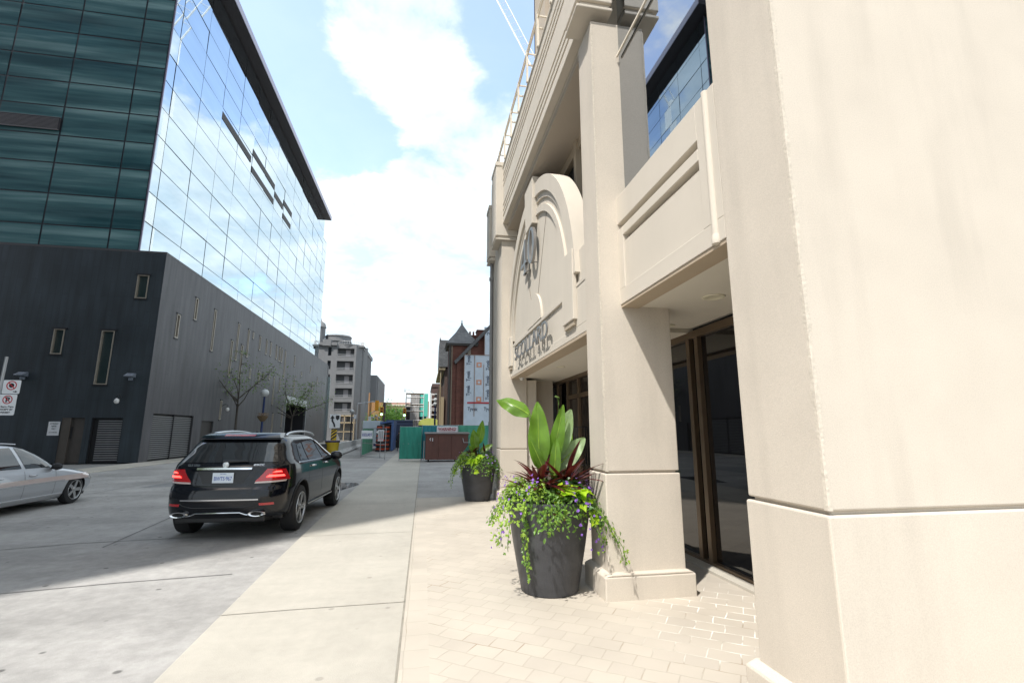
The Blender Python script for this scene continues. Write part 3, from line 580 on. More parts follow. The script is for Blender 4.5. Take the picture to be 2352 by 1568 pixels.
grille(garf[0], garf[1], 2.5, True, 18, .3); grille(gs[0], gs[1], 2.8, False, 22)
b = MB(); b.box(SX-.2, SX-.12, d2[0], d2[1], 0, 2.5); part2(b, 'side_door', mat('dark_brown_door', (.035, .03, .027), .5))
b = MB(); b.box(SX-3.1, SX-3.0, 60, 69.8, 0, 5); part2(b, 'entrance_recess', mat('entrance_navy', (.012, .02, .03), .15))
b = MB(); b.box(SX-.05, SX+.05, 59.9, 70.0, 5.0, 5.85); b.box(SX-.02, SX+.06, 59.85, 59.98, 0, 5.0); b.box(SX-.02, SX+.06, 69.8, 69.93, 0, 5.0); part2(b, 'entrance_canopy', mat('pale_lintel', (.30, .32, .33), .4))
# wall lamps and cameras on the front
def sconce(x, z):
    b = MB(); b.prism([(FY-.42, z-.06), (FY-.40, z-.10), (FY, z-.14), (FY, z+.10), (FY-.1, z+.12)], 'X', x-.22, x+.22); b.box(x-.1, x+.1, FY-.12, FY, z-.3, z-.14)
    return b
for x, z, s in ((-22.23, 4.9, 'left'), (-16.83, 4.95, 'right')):
    tag(sconce(x, z).build('wall_light', [mat('sconce_grey', (.28, .32, .38), .3, .4)], bevel=.01), 'grey wedge wall light on the dark slate front, '+('above the parking signs' if s == 'left' else 'near the corner above the rolling grille'), 'wall light', 'wall lights on the slate front')
def domecam(x, y, z, ox, oy):
    b = MB(); b.tube([(x-ox, y-oy, z+.25), (x-ox*.5, y-oy*.5, z+.42), (x, y, z+.38), (x, y, z+.15)], .025, 8, 1); b.lathe([(0, -.14), (.09, -.1), (.13, 0), (.11, .1), (.03, .17)], (x, y, z), 18)
    return b
o = domecam(-17.2, FY-.4, 3.42, 0, -.4).build('dome_camera', [mat('dome_white', (.7, .7, .68)), DGREY], smooth=True); tag(o, 'white dome camera on an arm above the rolling grille of the slate front', 'security camera', 'dome cameras on the slate building')
o = domecam(SX+.45, 42.0, 3.45, .45, 0).build('dome_camera', [mat('dome_white', (.7, .7, .68)), DGREY], smooth=True); tag(o, 'white dome camera on an arm on the slate street side above the black SUV', 'security camera', 'dome cameras on the slate building')
# small printed notice
b = MB(); b.box(-20.60, -20.04, FY-.02, FY-.004, 1.52, 2.28); s = b.build('wall_notice', SIGNW); tag(s, 'small white printed notice on the dark front wall left of the service door', 'sign')
for i, (t, z, w) in enumerate((('ENTRANCE', 2.14, .4), ('PARKING', 2.0, .24), ('ONLY', 1.86, .2), ('24 HOURS', 1.66, .4))): text('notice_text', t, .09, SIGNK, (-20.32, FY-.024, z), (1, 0, 0), (0, 0, 1), s, .004, width=w)
# curtain wall: mullion grid backing and individual glass panels
GX = -17.45; Z0, ZT, NR = 12.58, 36.3, 12
RH = (ZT-Z0)/NR; ZE = 33.3
BACK = mat('mullion_black', (.03, .035, .045), .4)
b = MB(); b.box(-45, GX-.05, FY+.10, 79.3, Z0, ZT+.05); b.box(-45, GX-.05, 79.3, 82.4, Z0, ZE+.05); part2(b, 'curtain_wall_backing', BACK)
b = MB(); b.box(GX-.04, GX+.03, FY+.02, FY+.09, Z0, ZT); part2(b, 'corner_trim', mat('lilac_trim', (.30, .27, .36), .3, .5))
MG = mat('sky_mirror_glass', (.60, .70, .76), .015, 1.0, var=.10, vscale=.5, stretch=(1, .25, 1.6), bump=.05, bscale=.35)
DG = bpy.data.materials.new('painted_reflection_glass'); DG.use_nodes = True; N, L = nodes(DG); pb = N['Principled BSDF']  # dark green reflection and pale interior bands are put into the base colour
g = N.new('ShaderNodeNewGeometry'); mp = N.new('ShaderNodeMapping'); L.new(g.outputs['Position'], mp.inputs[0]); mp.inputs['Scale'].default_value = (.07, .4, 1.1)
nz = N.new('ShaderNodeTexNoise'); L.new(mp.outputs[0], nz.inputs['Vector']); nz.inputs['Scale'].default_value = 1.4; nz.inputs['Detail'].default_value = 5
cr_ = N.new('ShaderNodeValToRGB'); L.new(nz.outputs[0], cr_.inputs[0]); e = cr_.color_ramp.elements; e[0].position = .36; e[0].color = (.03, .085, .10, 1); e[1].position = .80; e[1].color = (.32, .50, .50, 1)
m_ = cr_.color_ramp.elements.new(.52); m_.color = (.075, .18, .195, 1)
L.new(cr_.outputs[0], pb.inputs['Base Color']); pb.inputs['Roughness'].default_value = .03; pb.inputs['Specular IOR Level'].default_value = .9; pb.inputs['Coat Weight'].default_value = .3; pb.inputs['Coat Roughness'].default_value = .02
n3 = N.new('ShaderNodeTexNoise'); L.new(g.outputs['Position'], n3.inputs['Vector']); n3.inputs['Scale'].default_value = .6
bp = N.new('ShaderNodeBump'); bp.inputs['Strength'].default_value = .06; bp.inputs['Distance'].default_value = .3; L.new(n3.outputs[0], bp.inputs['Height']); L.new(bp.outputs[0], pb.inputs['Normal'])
ys = [FY+.1, 32.35]+[32.35+3.63*i for i in range(1, 14)]+[82.35]
r3 = random.Random(3); cnt = 0; rest = MB()
dark = {(3, 8): 0, (4, 8): 0}
def panel_quad(b, p, front, jit=0):
    a, c, z0, z1 = p; g_ = .045 if front else .03
    if front: b.add([(a+g_, FY+.08, z0+g_), (c-g_, FY+.08, z0+g_), (c-g_, FY+.08+jit, z1-g_), (a+g_, FY+.08+jit, z1-g_)], [(0, 1, 2, 3)])
    else: b.add([(GX, a+g_, z0+g_), (GX+jit*.7, c-g_, z0+g_), (GX+jit, c-g_, z1-g_), (GX+jit*.3, a+g_, z1-g_)], [(0, 1, 2, 3)])
NP = 0
for j in range(len(ys)-1):
    for i in range(NR):
        p = (ys[j], ys[j+1], Z0+i*RH, Z0+(i+1)*RH); jit = r3.uniform(-.03, .03)
        if j == len(ys)-2: p = (p[0], p[1], Z0+i*(ZE-Z0)/NR, Z0+(i+1)*(ZE-Z0)/NR)
        if NP < 66: b = MB(); panel_quad(b, p, False, jit); part2(b, 'glass_panel', MG, fix=False); NP += 1
        else: panel_quad(rest, p, False, jit)
xs_ = [-45, -33.2, -29.7, -26.2, -22.8, -19.2, GX-.08]
fr_z = [Z0, 13.9, 15.9, 17.9, 19.75, 21.7, 23.45, 25.2, 27.0, 28.75, 30.5, 32.4, 36.3]
dgr = MB()
for j in range(len(xs_)-1):
    for i in range(12):
        p = (xs_[j], xs_[j+1], fr_z[i], fr_z[i+1]); jit = r3.uniform(-.015, .015)
        if j >= 3 and i < 11: b = MB(); panel_quad(b, p, True, jit); part2(b, 'front_glass_panel', DG, fix=False)
        else: panel_quad(dgr, p, True, jit)
o = part2(rest, 'glass_panel', MG, fix=False); o['kind'] = 'stuff'
o = part2(dgr, 'front_glass_panel', DG, fix=False); o['kind'] = 'stuff'
b = MB(); b.box(-27.5, -22.83, FY-.02, FY+.06, 20.05, 20.85)
lv = part2(b, 'louvre_vent', mat('louvre_dark', (.05, .05, .055), .5))
b = MB()
for i in range(9): b.box(-27.45, -22.9, FY-.05, FY-.021, 20.09+i*.083, 20.12+i*.083)
b.box(-27.5, -22.83, FY-.06, FY-.02, 20.02, 20.06); b.box(-27.5, -22.83, FY-.06, FY-.02, 20.85, 20.88); part2(b, 'louvre_blade', mat('louvre_edge', (.22, .21, .22), .4), lv)
# dark strip windows between the mirror panels
VO = mat('vent_opening', (.035, .03, .03), .6); q = 0
for (y0_, y1_, z) in ((39.6, 46.5, 27.75), (46.7, 53.9, 28.75), (46.9, 53.9, 27.0), (54.1, 57.4, 28.05), (57.5, 61.1, 28.75), (57.6, 61.0, 27.1)):
    b = MB(); b.box(GX-.02, GX+.03, y0_, y1_, z-.32, z+.32); part2(b, 'vent_strip', VO)
# flying roof slab
b = MB(); b.box(-45, -16.36, FY-.9, 79.2, 36.37, 36.85); rf = part2(b, 'roof_canopy', mat('canopy_soffit', (.045, .04, .045), .6))
b = MB(); b.box(-16.36, -16.31, FY-.95, 79.25, 36.35, 37.0); b.box(-45, -16.36, 79.2, 79.25, 36.35, 37.0); part2(b, 'fascia', mat('lilac_fascia', (.40, .38, .46), .4, .3), rf)
b = MB(); b.box(-45, GX-.06, 79.3, 82.3, ZE+.06, ZE+.2); part2(b, 'roof', DGREY)
b = MB()
for z in (2.5, 5.0, 7.5): b.box(-16.9, -15.95, 83.45, 83.5, z-2.3, z+.1)
b.box(-17.2, -15.5, 83.42, 83.48, .3, 10.6); part2(b, 'end_glazing', mat('pale_end_glass', (.6, .72, .72), .05, .9))

# neighbouring tower off to the left that shades the street and shows in the glass
TB = thing('neighbour_tower', 'tall grey office tower out of frame on the left, shading the street', 'building', (-25, 5, 0))
b = MB(); b.box(-48, -13, -1.65, 13.5, -.05, 76); b.build('tower_body', mat('tower_grey', (.16, .17, .18), .6, var=.1), TB)
b = MB()
for z in [3+3.4*i for i in range(21)]:
    b.box(-47.5, -13.4, 13.5, 13.53, z, z+1.9); b.box(-13, -12.97, -1.2, 13.1, z, z+1.9)
b.build('ribbon_window', mat('ribbon_glass', (.03, .06, .08), .05, spec=.8), TB)
# ================================================================ vehicles
class Shell:
    """car body as a stack of rounded outlines: rows of (z, half width, rear y, front y)"""
    def __init__(s, rows, p=4.2, q=9.0, zm=None):
        s.zm = zm or ((0, 3), (0, 3))
        s.z = [r[0] for r in rows]; s.w = [r[1] for r in rows]; s.yr = [r[2] for r in rows]; s.yf = [r[3] for r in rows]; s.p = p; s.q = q
        zs = np.linspace(s.z[0], s.z[-1], 241)
        def sm(v, k=4):
            a = np.interp(zs, s.z, v); b = a.copy()
            for i in range(len(a)): lo = max(0, i-k); hi = min(len(a), i+k+1); d = min(i-lo, hi-1-i); b[i] = a[i-d:i+d+1].mean()
            return b
        s.zs = zs; s.W = sm(s.w); s.YR = sm(s.yr); s.YF = sm(s.yf)
    def prm(s, z): w = np.interp(z, s.zs, s.W); a = np.interp(z, s.zs, s.YR); b = np.interp(z, s.zs, s.YF); return w, (a+b)/2, (b-a)/2
    def P(s, th, z, side=1):
        w, c, a = s.prm(z); sn, cs = math.sin(th), math.cos(th)
        return Vector((side*w*abs(sn)**(2/s.p), c-a*math.copysign(abs(cs)**(2/s.q), cs), float(np.interp(z, *s.zm))))
    def ty(s, y, z): w, c, a = s.prm(z); t = max(-1, min(1, (c-y)/a)); return math.acos(max(-1, min(1, math.copysign(abs(t)**(s.q/2), t))))
    def tx(s, x, z): w, c, a = s.prm(z); return math.asin(min(1, abs(x/w))**(s.p/2))
    def N(s, th, z, side):
        e = 1e-3; th = min(max(th, .01), math.pi-.01); a = s.P(th+e, z, side)-s.P(th-e, z, side); b = s.P(th, z+e*4, side)-s.P(th, z-e*4, side)
        n = a.cross(b).normalized(); return n if n.dot(Vector((side*.5*math.sin(th), -math.cos(th), .15))) > 0 else -n
    def patch(s, b, cs, side=1, off=.006, nu=12, nv=8, mi=0, thick=0):
        """quad patch hugging the shell; corners bl, br, tr, tl as ('x'|'y', value, z)"""
        g = []
        def T(c, z): 
            return s.tx(c[1], z) if c[0] == 'x' else s.ty(c[1], z)
        th = [T(c, c[2]) for c in cs]
        for j in range(nv+1):
            v = j/nv
            for i in range(nu+1):
                u = i/nu
                z = (1-v)*((1-u)*cs[0][2]+u*cs[1][2])+v*((1-u)*cs[3][2]+u*cs[2][2])
                if all(c[0] == cs[0][0] for c in cs):
                    val = (1-v)*((1-u)*cs[0][1]+u*cs[1][1])+v*((1-u)*cs[3][1]+u*cs[2][1]); t = T((cs[0][0], val), z)
                    sd = side if cs[0][0] == 'y' else (1 if val >= 0 else -1)
                else: t = (1-v)*((1-u)*th[0]+u*th[1])+v*((1-u)*th[3]+u*th[2]); sd = side
                g.append(s.P(t, z, sd)+s.N(t, z, sd)*off)
        f = [(j*(nu+1)+i, j*(nu+1)+i+1, (j+1)*(nu+1)+i+1, (j+1)*(nu+1)+i) for j in range(nv) for i in range(nu)]
        b.add(g, f, mi)
        if thick:      # skirt back to the body so the piece has a real edge
            n0 = len(b.V)-len(g); rim = [i for i in range(nu+1)]+[j*(nu+1)+nu for j in range(1, nv+1)]+[nv*(nu+1)+i for i in range(nu-1, -1, -1)]+[j*(nu+1) for j in range(nv-1, 0, -1)]
            ctr = sum(g, Vector())/len(g); nn = Vector((0, 0, 0))
            w, c, a = s.prm(ctr.z); back = (Vector((0, c, ctr.z))-ctr).normalized()*thick
            m = len(b.V); b.V += [tuple(g[i]+back) for i in rim]
            for k in range(len(rim)): k2 = (k+1) % len(rim); b.F.append([n0+rim[k], n0+rim[k2], m+k2, m+k]); b.M.append(mi)
        return b
    def body(s, name, mats, parent, cuts, nth=72, nz=60, zcut=None):
        b = MB(); v = []
        zz = np.linspace(s.z[0], s.z[-1], nz)
        ring = []
        for z in zz:
            row = []
            for i in range(nth+1):
                t = math.pi*i/nth; t = t-.35*math.sin(2*t)*0; row.append(s.P(t, z, 1))
            for i in range(nth-1, 0, -1): row.append(s.P(math.pi*i/nth, z, -1))
            ring.append(row)
        n = len(ring[0]); v = [p for r_ in ring for p in r_]
        f = [(j*n+i, j*n+(i+1) % n, (j+1)*n+(i+1) % n, (j+1)*n+i) for j in range(nz-1) for i in range(n)]
        f += [tuple(range(n-1, -1, -1))]
        # crowned roof: shrinking rings
        last = ring[-1]; c = sum(last, Vector())/n; base = (nz-1)*n; m = len(v)
        for k, (sc, dz) in enumerate(((.8, .02), (.5, .035), (.2, .042))):
            v += [c+(p-c)*sc+Vector((0, 0, dz)) for p in last]
            for i in range(n): f.append((base+i, base+(i+1) % n, m+(i+1) % n, m+i))
            base = m; m = len(v)
        f.append(tuple(range(base, base+n)))
        o = MB().add(v, f).build(name, mats, None, smooth=True)
        for (y, z, r) in cuts:
            for sd in (-1, 1):
                w = s.prm(z)[0]
                cu = MB(); cu.cyl((sd*(w-.34), y, z), (sd*(w+.2), y, z), r, n=48, mi=1); co = cu.build('c', mats)
                md = o.modifiers.new('b', 'BOOLEAN'); md.operation = 'DIFFERENCE'; md.solver = 'EXACT'; md.object = co
                dg = bpy.context.evaluated_depsgraph_get(); me = bpy.data.meshes.new_from_object(o.evaluated_get(dg)); o.modifiers.clear(); o.data = me; bpy.data.objects.remove(co)
        o.data.polygons.foreach_set('use_smooth', [True]*len(o.data.polygons)); o.data.set_sharp_from_angle(angle=R(40))
        adopt(o, parent); return o
TYRE = mat('tyre_rubber', (.014, .014, .015), .85, var=.15, vscale=20)
RIM = mat('alloy_rim', (.42, .42, .42), .28, .85)
RIMD = mat('rim_shadow', (.03, .03, .03), .6)
CHROME = mat('chrome', (.72, .73, .75), .12, 1.0)
PLASTIC = mat('black_plastic', (.012, .012, .013), .5)
CARGLASS = mat('tinted_car_glass', (.012, .014, .016), .03, spec=.9, coat=.5)
REDL = mat('tail_light_red', (.42, .008, .012), .12, coat=1)
REDG = mat('tail_light_lit', (.8, .02, .02), .3, emit=((1.0, .05, .04), 3.0))
CLEARL = mat('clear_lens', (.55, .45, .42), .1, coat=1)
def wheel(x, y, r, w, side, spokes, parent, twin=True):
    """side +1 right, -1 left; x = outer face"""
    b = MB(); prof = [(r*.66, 0), (r*.86, .0), (r*.97, -.02), (r, -.05), (r, -w+.05), (r*.96, -w+.015), (r*.7, -w), (.02, -w)]
    M = Matrix.Translation((x, y, r)) @ Matrix.Rotation(R(90)*side, 4, 'Y')
    b.lathe(prof, n=44, M=M, cap=False); wh = b.build('wheel', TYRE, parent, smooth=True)
    for k in range(3): pass
    b = MB(); b.lathe([(r*.70, -.005), (r*.66, .003), (r*.63, -.03), (r*.60, -.10), (.05, -.12), (0, -.12)], n=44, M=M, mi=0, cap=False); o = b.build('rim_barrel', [RIMD], wh, smooth=True)
    b = MB(); b.lathe([(r*.70, -.004), (r*.69, .008), (r*.645, .004), (r*.635, -.02)], n=44, M=M, cap=False); b.lathe([(0, .0), (r*.12, -.002), (r*.17, -.02), (r*.17, -.05)], n=20, M=M, cap=False)
    for k in range(spokes):
        a0 = 2*math.pi*k/spokes+.31
        for da in ((-.16, .16) if twin else (0,)):
            sw_ = .028 if twin else .05
            c = math.cos(a0+da); s_ = math.sin(a0+da); c0 = math.cos(a0+da*.3); s0 = math.sin(a0+da*.3)
            p0 = Vector((c0*r*.12, s0*r*.12, -.012)); p1 = Vector((c*r*.655, s_*r*.655, -.006)); t = (p1-p0).normalized().cross(Vector((0, 0, 1)))*sw_
            v = [p0-t*.8, p0+t*.8, p1+t*.75, p1-t*.75]; v += [p+Vector((0, 0, -.04)) for p in v]
            b.add([M @ p for p in v], [(0, 1, 2, 3), (7, 6, 5, 4), (0, 4, 5, 1), (1, 5, 6, 2), (2, 6, 7, 3), (3, 7, 4, 0)])
    b.build('rim', RIM, wh)
    return wh

# ---- the black SUV, modelled at the origin facing +Y, tail at y = 0
SUV = thing('parked_car', 'black SUV with lit red tail lights and silver roof rails, seen from behind', 'car')
rows = [(.30, .965, .07, 4.86), (.36, .99, .02, 4.93), (.45, 1.005, .0, 4.98), (.58, 1.01, -.01, 5.0), (.68, 1.015, .01, 4.98), (.76, 1.015, .06, 4.95), (.90, 1.01, .08, 4.85), (1.0, 1.0, .10, 4.55), (1.08, .985, .13, 3.98), (1.16, .955, .19, 3.72),
        (1.28, .90, .28, 3.48), (1.40, .855, .37, 3.25), (1.52, .81, .46, 3.02), (1.60, .775, .53, 2.82), (1.66, .735, .62, 2.62), (1.705, .67, .78, 2.40)]
S = Shell(rows, zm=((.2, .30, .45, .60, .76, .90, 1.08, 1.28, 1.40, 1.6, 1.705, 2), (.30, .385, .55, .74, .89, 1.03, 1.215, 1.37, 1.455, 1.615, 1.715, 2)))
PAINT = mat('black_metallic_paint', (.004, .005, .008), .12, 0, coat=.35, spec=.3)
S.body('body', [PAINT, PLASTIC], SUV, [(1.02, .42, .475), (4.05, .42, .475)])
for sd in (-1, 1):
    for y in (1.02, 4.05): wheel(sd*1.015, y, .405, .27, sd, 5, SUV)
for sd in (-1, 1):      # side glass
    b = MB(); S.patch(b, [('y', .95, 1.14), ('y', 1.38, 1.12), ('y', 1.42, 1.56), ('y', 1.12, 1.50)], sd); b.build('quarter_window', CARGLASS, SUV, smooth=True, fix=False)
    b = MB(); S.patch(b, [('y', 1.45, 1.12), ('y', 2.42, 1.10), ('y', 2.30, 1.60), ('y', 1.49, 1.57)], sd); b.build('rear_side_window', CARGLASS, SUV, smooth=True, fix=False)
    b = MB(); S.patch(b, [('y', 2.50, 1.10), ('y', 3.50, 1.10), ('y', 2.72, 1.58), ('y', 2.38, 1.60)], sd); b.build('front_side_window', CARGLASS, SUV, smooth=True, fix=False)
    b = MB(); S.patch(b, [('y', .85, 1.085), ('y', 3.55, 1.065), ('y', 3.55, 1.09), ('y', .85, 1.11)], sd, off=.012, nu=30, nv=1, thick=.01); b.build('window_trim', CHROME, SUV, smooth=True, fix=False)
    b = MB(); S.patch(b, [('y', 1.55, .30), ('y', 3.5, .30), ('y', 3.5, .33), ('y', 1.55, .33)], sd, off=.03, nu=20, nv=1, thick=.04); b.build('side_step', CHROME, SUV, smooth=True, fix=False)
    for (yy, nm) in ((1.62, 0), (2.62, 0)):
        b = MB(); p = [S.P(S.ty(yy+t, .99), .99, sd)+Vector((sd*o_, 0, 0)) for t, o_ in ((0, .0), (.03, .03), (.17, .03), (.2, 0))]
        b.tube(p, [.014, .018, .018, .014], 8); b.build('door_handle', CHROME, SUV, smooth=True)
    # roof rail
    b = MB(); pts = []
    for t in np.linspace(0, 1, 15):
        y = .95+t*1.95; z = 1.715+.075*math.sin(math.pi*min(1, max(0, t)))**.45+(0 if t < .5 else -.02*(t-.5)); pts.append((sd*(.665-.02*t), y, z))
    b.tube(pts, .021, 8); b.build('roof_rail', mat('satin_aluminium', (.62, .64, .66), .3, .9), SUV, smooth=True)
    # mirror
    b = MB(); b.lathe([(0, -.14), (.07, -.12), (.10, -.03), (.095, .06), (.05, .12), (0, .13)], (0, 0, 0), 18, M=Matrix.Translation((sd*1.10, 3.30, 1.24)) @ Matrix.Rotation(R(90), 4, 'Y') @ Matrix.Diagonal((1, .75, 1, 1))); b.cyl((sd*.93, 3.32, 1.20), (sd*1.06, 3.32, 1.21), .03)
    b.build('wing_mirror', PAINT, SUV, smooth=True)
    # tail light: red body, lit strips, clear lower band
    b = MB(); S.patch(b, [('x', .50, .83), ('y', .44, .845), ('y', .34, 1.02), ('x', .66, 1.03)], sd, off=.014, nu=16, nv=6, thick=.02); tl = b.build('tail_light', REDL, SUV, smooth=True, fix=False)
    b = MB(); S.patch(b, [('x', .66, .898), ('y', .32, .90), ('y', .30, .93), ('x', .70, .93)], sd, off=.02, nu=14, nv=2); S.patch(b, [('x', .74, .965), ('y', .28, .968), ('y', .26, .992), ('x', .78, .99)], sd, off=.02, nu=10, nv=2); b.build('lit_strip', REDG, tl, smooth=True, fix=False)
    b = MB(); S.patch(b, [('x', .50, .80), ('y', .34, .815), ('y', .36, .842), ('x', .515, .828)], sd, off=.013, nu=14, nv=2, thick=.015); b.build('reversing_lens', CLEARL, tl, smooth=True, fix=False)
    b = MB(); S.patch(b, [('x', .62, .475), ('x', .82, .475), ('x', .81, .505), ('x', .61, .505)] if sd > 0 else [('x', -.82, .475), ('x', -.62, .475), ('x', -.61, .505), ('x', -.81, .505)], sd, off=.008, nu=6, nv=2); b.build('bumper_reflector', REDL, SUV, fix=False)
    # exhaust
    b = MB(); M = Matrix.Translation((sd*.60, S.P(S.tx(.6, .34), .34).y-.055, .455)) @ Matrix.Rotation(R(90), 4, 'X') @ Matrix.Diagonal((1.7, .6, 1, 1)); b.lathe([(.050, -.03), (.080, -.02), (.084, .015), (.072, .035), (.052, .028), (.048, -.03)], n=24, M=M, cap=False); ex = b.build('exhaust_tip', CHROME, SUV, smooth=True)
    b = MB(); b.lathe([(0, .0), (.050, 0)], n=24, M=M); b.build('pipe_hole', PLASTIC, ex)
    # quarter-panel seam
    for y in (1.44, 2.46): 
        b = MB(); S.patch(b, [('y', y, .42), ('y', y+.007, .42), ('y', y+.007, 1.08), ('y', y, 1.08)], sd, off=.002, nu=1, nv=16); b.build('door_seam', PLASTIC, SUV, fix=False)
    for y in (1.02, 4.05):       # wheel-arch lips
        b = MB(); pts = []
        for a in np.linspace(-10, 190, 30):
            z = .42+.485*math.sin(R(a)); yy = y+.485*math.cos(R(a)); z = float(np.interp(max(z, .39), S.zm[1], S.zm[0])); pts.append(S.P(S.ty(yy, z), z, sd)+Vector((sd*.004, 0, 0)))
        b.tube(pts, .018, 6); b.build('arch_lip', PLASTIC, SUV, smooth=True)
def rearp(cs, m, name, off=.006, nu=20, nv=8, thick=0, parent=SUV):
    b = MB(); S.patch(b, cs, 1, off=off, nu=nu, nv=nv, thick=thick); return b.build(name, m, parent, smooth=True, fix=False)
rg = rearp([('x', -.78, 1.15), ('x', .78, 1.15), ('x', .64, 1.585), ('x', -.64, 1.585)], CARGLASS, 'rear_window', nu=32, nv=12)
rearp([('x', -.43, 1.015), ('x', .43, 1.015), ('x', .435, 1.045), ('x', -.435, 1.045)], CHROME, 'tailgate_chrome_bar', off=.035, nv=1, thick=.05)
rearp([('x', -.31, .80), ('x', .31, .80), ('x', .42, 1.005), ('x', -.42, 1.005)], mat('plate_recess_black', (.008, .008, .009), .35), 'plate_recess', off=.003)
b = MB(); S.patch(b, [('x', -.66, 1.615), ('x', .66, 1.615), ('x', .60, 1.70), ('x', -.60, 1.70)], 1, off=.06, nu=24, nv=3, thick=.25); sp_ = b.build('spoiler', PAINT, SUV, smooth=True)
b = MB(); S.patch(b, [('x', -.26, 1.64), ('x', .26, 1.64), ('x', .26, 1.665), ('x', -.26, 1.665)], 1, off=.066, nu=16, nv=1); b.build('high_brake_light', REDL, sp_, fix=False)
b = MB(); S.patch(b, [('x', -.68, 1.597), ('x', .68, 1.597), ('x', .67, 1.615), ('x', -.67, 1.615)], 1, off=.05, nu=20, nv=1, thick=.05); b.build('spoiler_edge', PLASTIC, sp_, fix=False)
rearp([('x', -.60, .545), ('x', .60, .545), ('x', .60, .56), ('x', -.60, .56)], CHROME, 'bumper_strip', off=.02, nv=1, thick=.02)
b = MB(); S.patch(b, [('x', -.62, .53), ('x', .62, .53), ('x', .62, .70), ('x', -.62, .70)], 1, off=.004, nu=20, nv=2); b.build('tailgate_lower', PAINT, SUV, smooth=True, fix=False)
b = MB()                # chrome line along the lower bumper dropping to the exhausts
pts = [(-.80, .30), (-.50, .315), (-.42, .33), (-.34, .36), (.34, .36), (.42, .33), (.50, .315), (.80, .30)]
b.tube([S.P(S.tx(x, z+.02), z+.02, 1 if x > 0 else -1)+Vector((0, -.02, 0)) for x, z in pts[1:-1]], .012, 8); b.build('lower_bumper_trim', CHROME, SUV, smooth=True)
b = MB(); pts = [(-.96, .50), (-.62, .535), (-.55, .50), (-.40, .475), (.40, .475), (.55, .50), (.62, .535), (.96, .50)]
b.tube([S.P(S.tx(x, z-.02), z-.02, 1 if x > 0 else -1)+Vector((0, -.006, 0)) for x, z in pts], .007, 6); b.build('bumper_crease', PAINT, SUV, smooth=True)
b = MB(); b.box(-.70, .70, .10, .5, .31, .46); b.box(-.86, .86, .5, 4.6, .29, .46); b.build('valance', PLASTIC, SUV, bevel=.02)
for nm, z, r in (('rear_wiper', 1.17, .02),):
    b = MB(); pt = [S.P(S.tx(x, zz), zz, 1 if x > 0 else -1)+Vector((0, -.035, 0)) for x, zz in ((-.06, 1.165), (.1, 1.175), (.34, 1.18))]; b.tube(pt, [.03, .024, .008], 8); b.build(nm, PLASTIC, SUV, smooth=True)
# licence plate, badge lettering, star-in-ring emblem
py = S.P(0, .90).y
b = MB(); b.box(-.165, .165, -.012, .0, 0, .165); pl = b.build('licence_plate', mat('plate_white', (.62, .68, .74), .45), SUV, bevel=.003)
for v in pl.data.vertices: v.co += Vector((0, py-.015, .945))
text('plate_number', 'BWTS·967', .092, mat('plate_blue', (.02, .07, .35), .5), (0, py-.0285, .985), (1, 0, 0), (0, 0, 1), pl, .003, width=.28)
text('plate_crown', 'ONTARIO', .022, MATS['plate_blue'], (0, py-.0285, 1.083), (1, 0, 0), (0, 0, 1), pl, .002)
text('badge_lettering', '4MATIC', .05, CHROME, (.52, S.P(S.tx(.52, 1.10), 1.10).y-.014, 1.215), (1, .12, 0), (0, .4, .9), SUV, .003)
text('badge_lettering', 'GLE 350d', .05, CHROME, (-.52, S.P(S.tx(.52, 1.10), 1.10).y-.014, 1.215), (1, -.12, 0), (0, .4, .9), SUV, .006, bold=.001)
b = MB(); ey = S.P(0, 1.095).y; M = Matrix.Translation((0, ey-.022, 1.235)) @ Matrix.Rotation(R(68), 4, 'X'); b.lathe([(.046, .0), (.05, .008), (.054, .0), (.05, -.008), (.046, 0)], n=28, M=M)
for k in range(3): a = R(90+120*k); b.add([M @ Vector(p) for p in ((.047*math.cos(a), .047*math.sin(a), .0), (.010*math.cos(a+2.1), .010*math.sin(a+2.1), 0), (0, 0, .008), (.010*math.cos(a-2.1), .010*math.sin(a-2.1), 0))], [(0, 1, 2), (0, 2, 3)])
b.build('star_emblem', CHROME, SUV)
b = MB(); b.add([(-.0, 1.35, 1.735), (.0, 1.6, 1.74), (.0, 1.35, 1.80)], [(0, 1, 2)]); b = MB(); b.prism([(1.30, 1.735), (1.52, 1.735), (1.34, 1.80)], 'X', -.02, .02); b.build('roof_antenna', PAINT, SUV, bevel=.005)
SUV.location = (-3.285, 8.98, -.045); SUV.rotation_euler = (0, 0, R(-3.0))

# ---- the silver estate car
WAG = thing('parked_car', 'silver estate car with five-spoke wheels cut by the left edge of the photograph', 'car')
rows = [(.20, .80, .30, 4.55), (.28, .86, .12, 4.66), (.42, .90, .02, 4.74), (.55, .91, .0, 4.76), (.68, .91, .03, 4.62), (.76, .90, .06, 4.35), (.84, .885, .08, 3.95), (.92, .86, .12, 3.42), (.98, .845, .15, 3.22), (1.06, .815, .20, 3.08),
        (1.16, .77, .28, 2.88), (1.26, .725, .36, 2.66), (1.34, .685, .44, 2.42), (1.40, .645, .52, 2.16), (1.435, .59, .66, 1.85)]
W = Shell(rows, zm=((.2, .92, .98, 1.16, 1.435, 2), (.2, .93, .995, 1.20, 1.50, 2)))
SPAINT = mat('silver_paint', (.44, .455, .48), .32, .55, coat=1)
W.body('body', [SPAINT, PLASTIC], WAG, [(.98, .335, .39), (3.80, .335, .39)], nz=56)
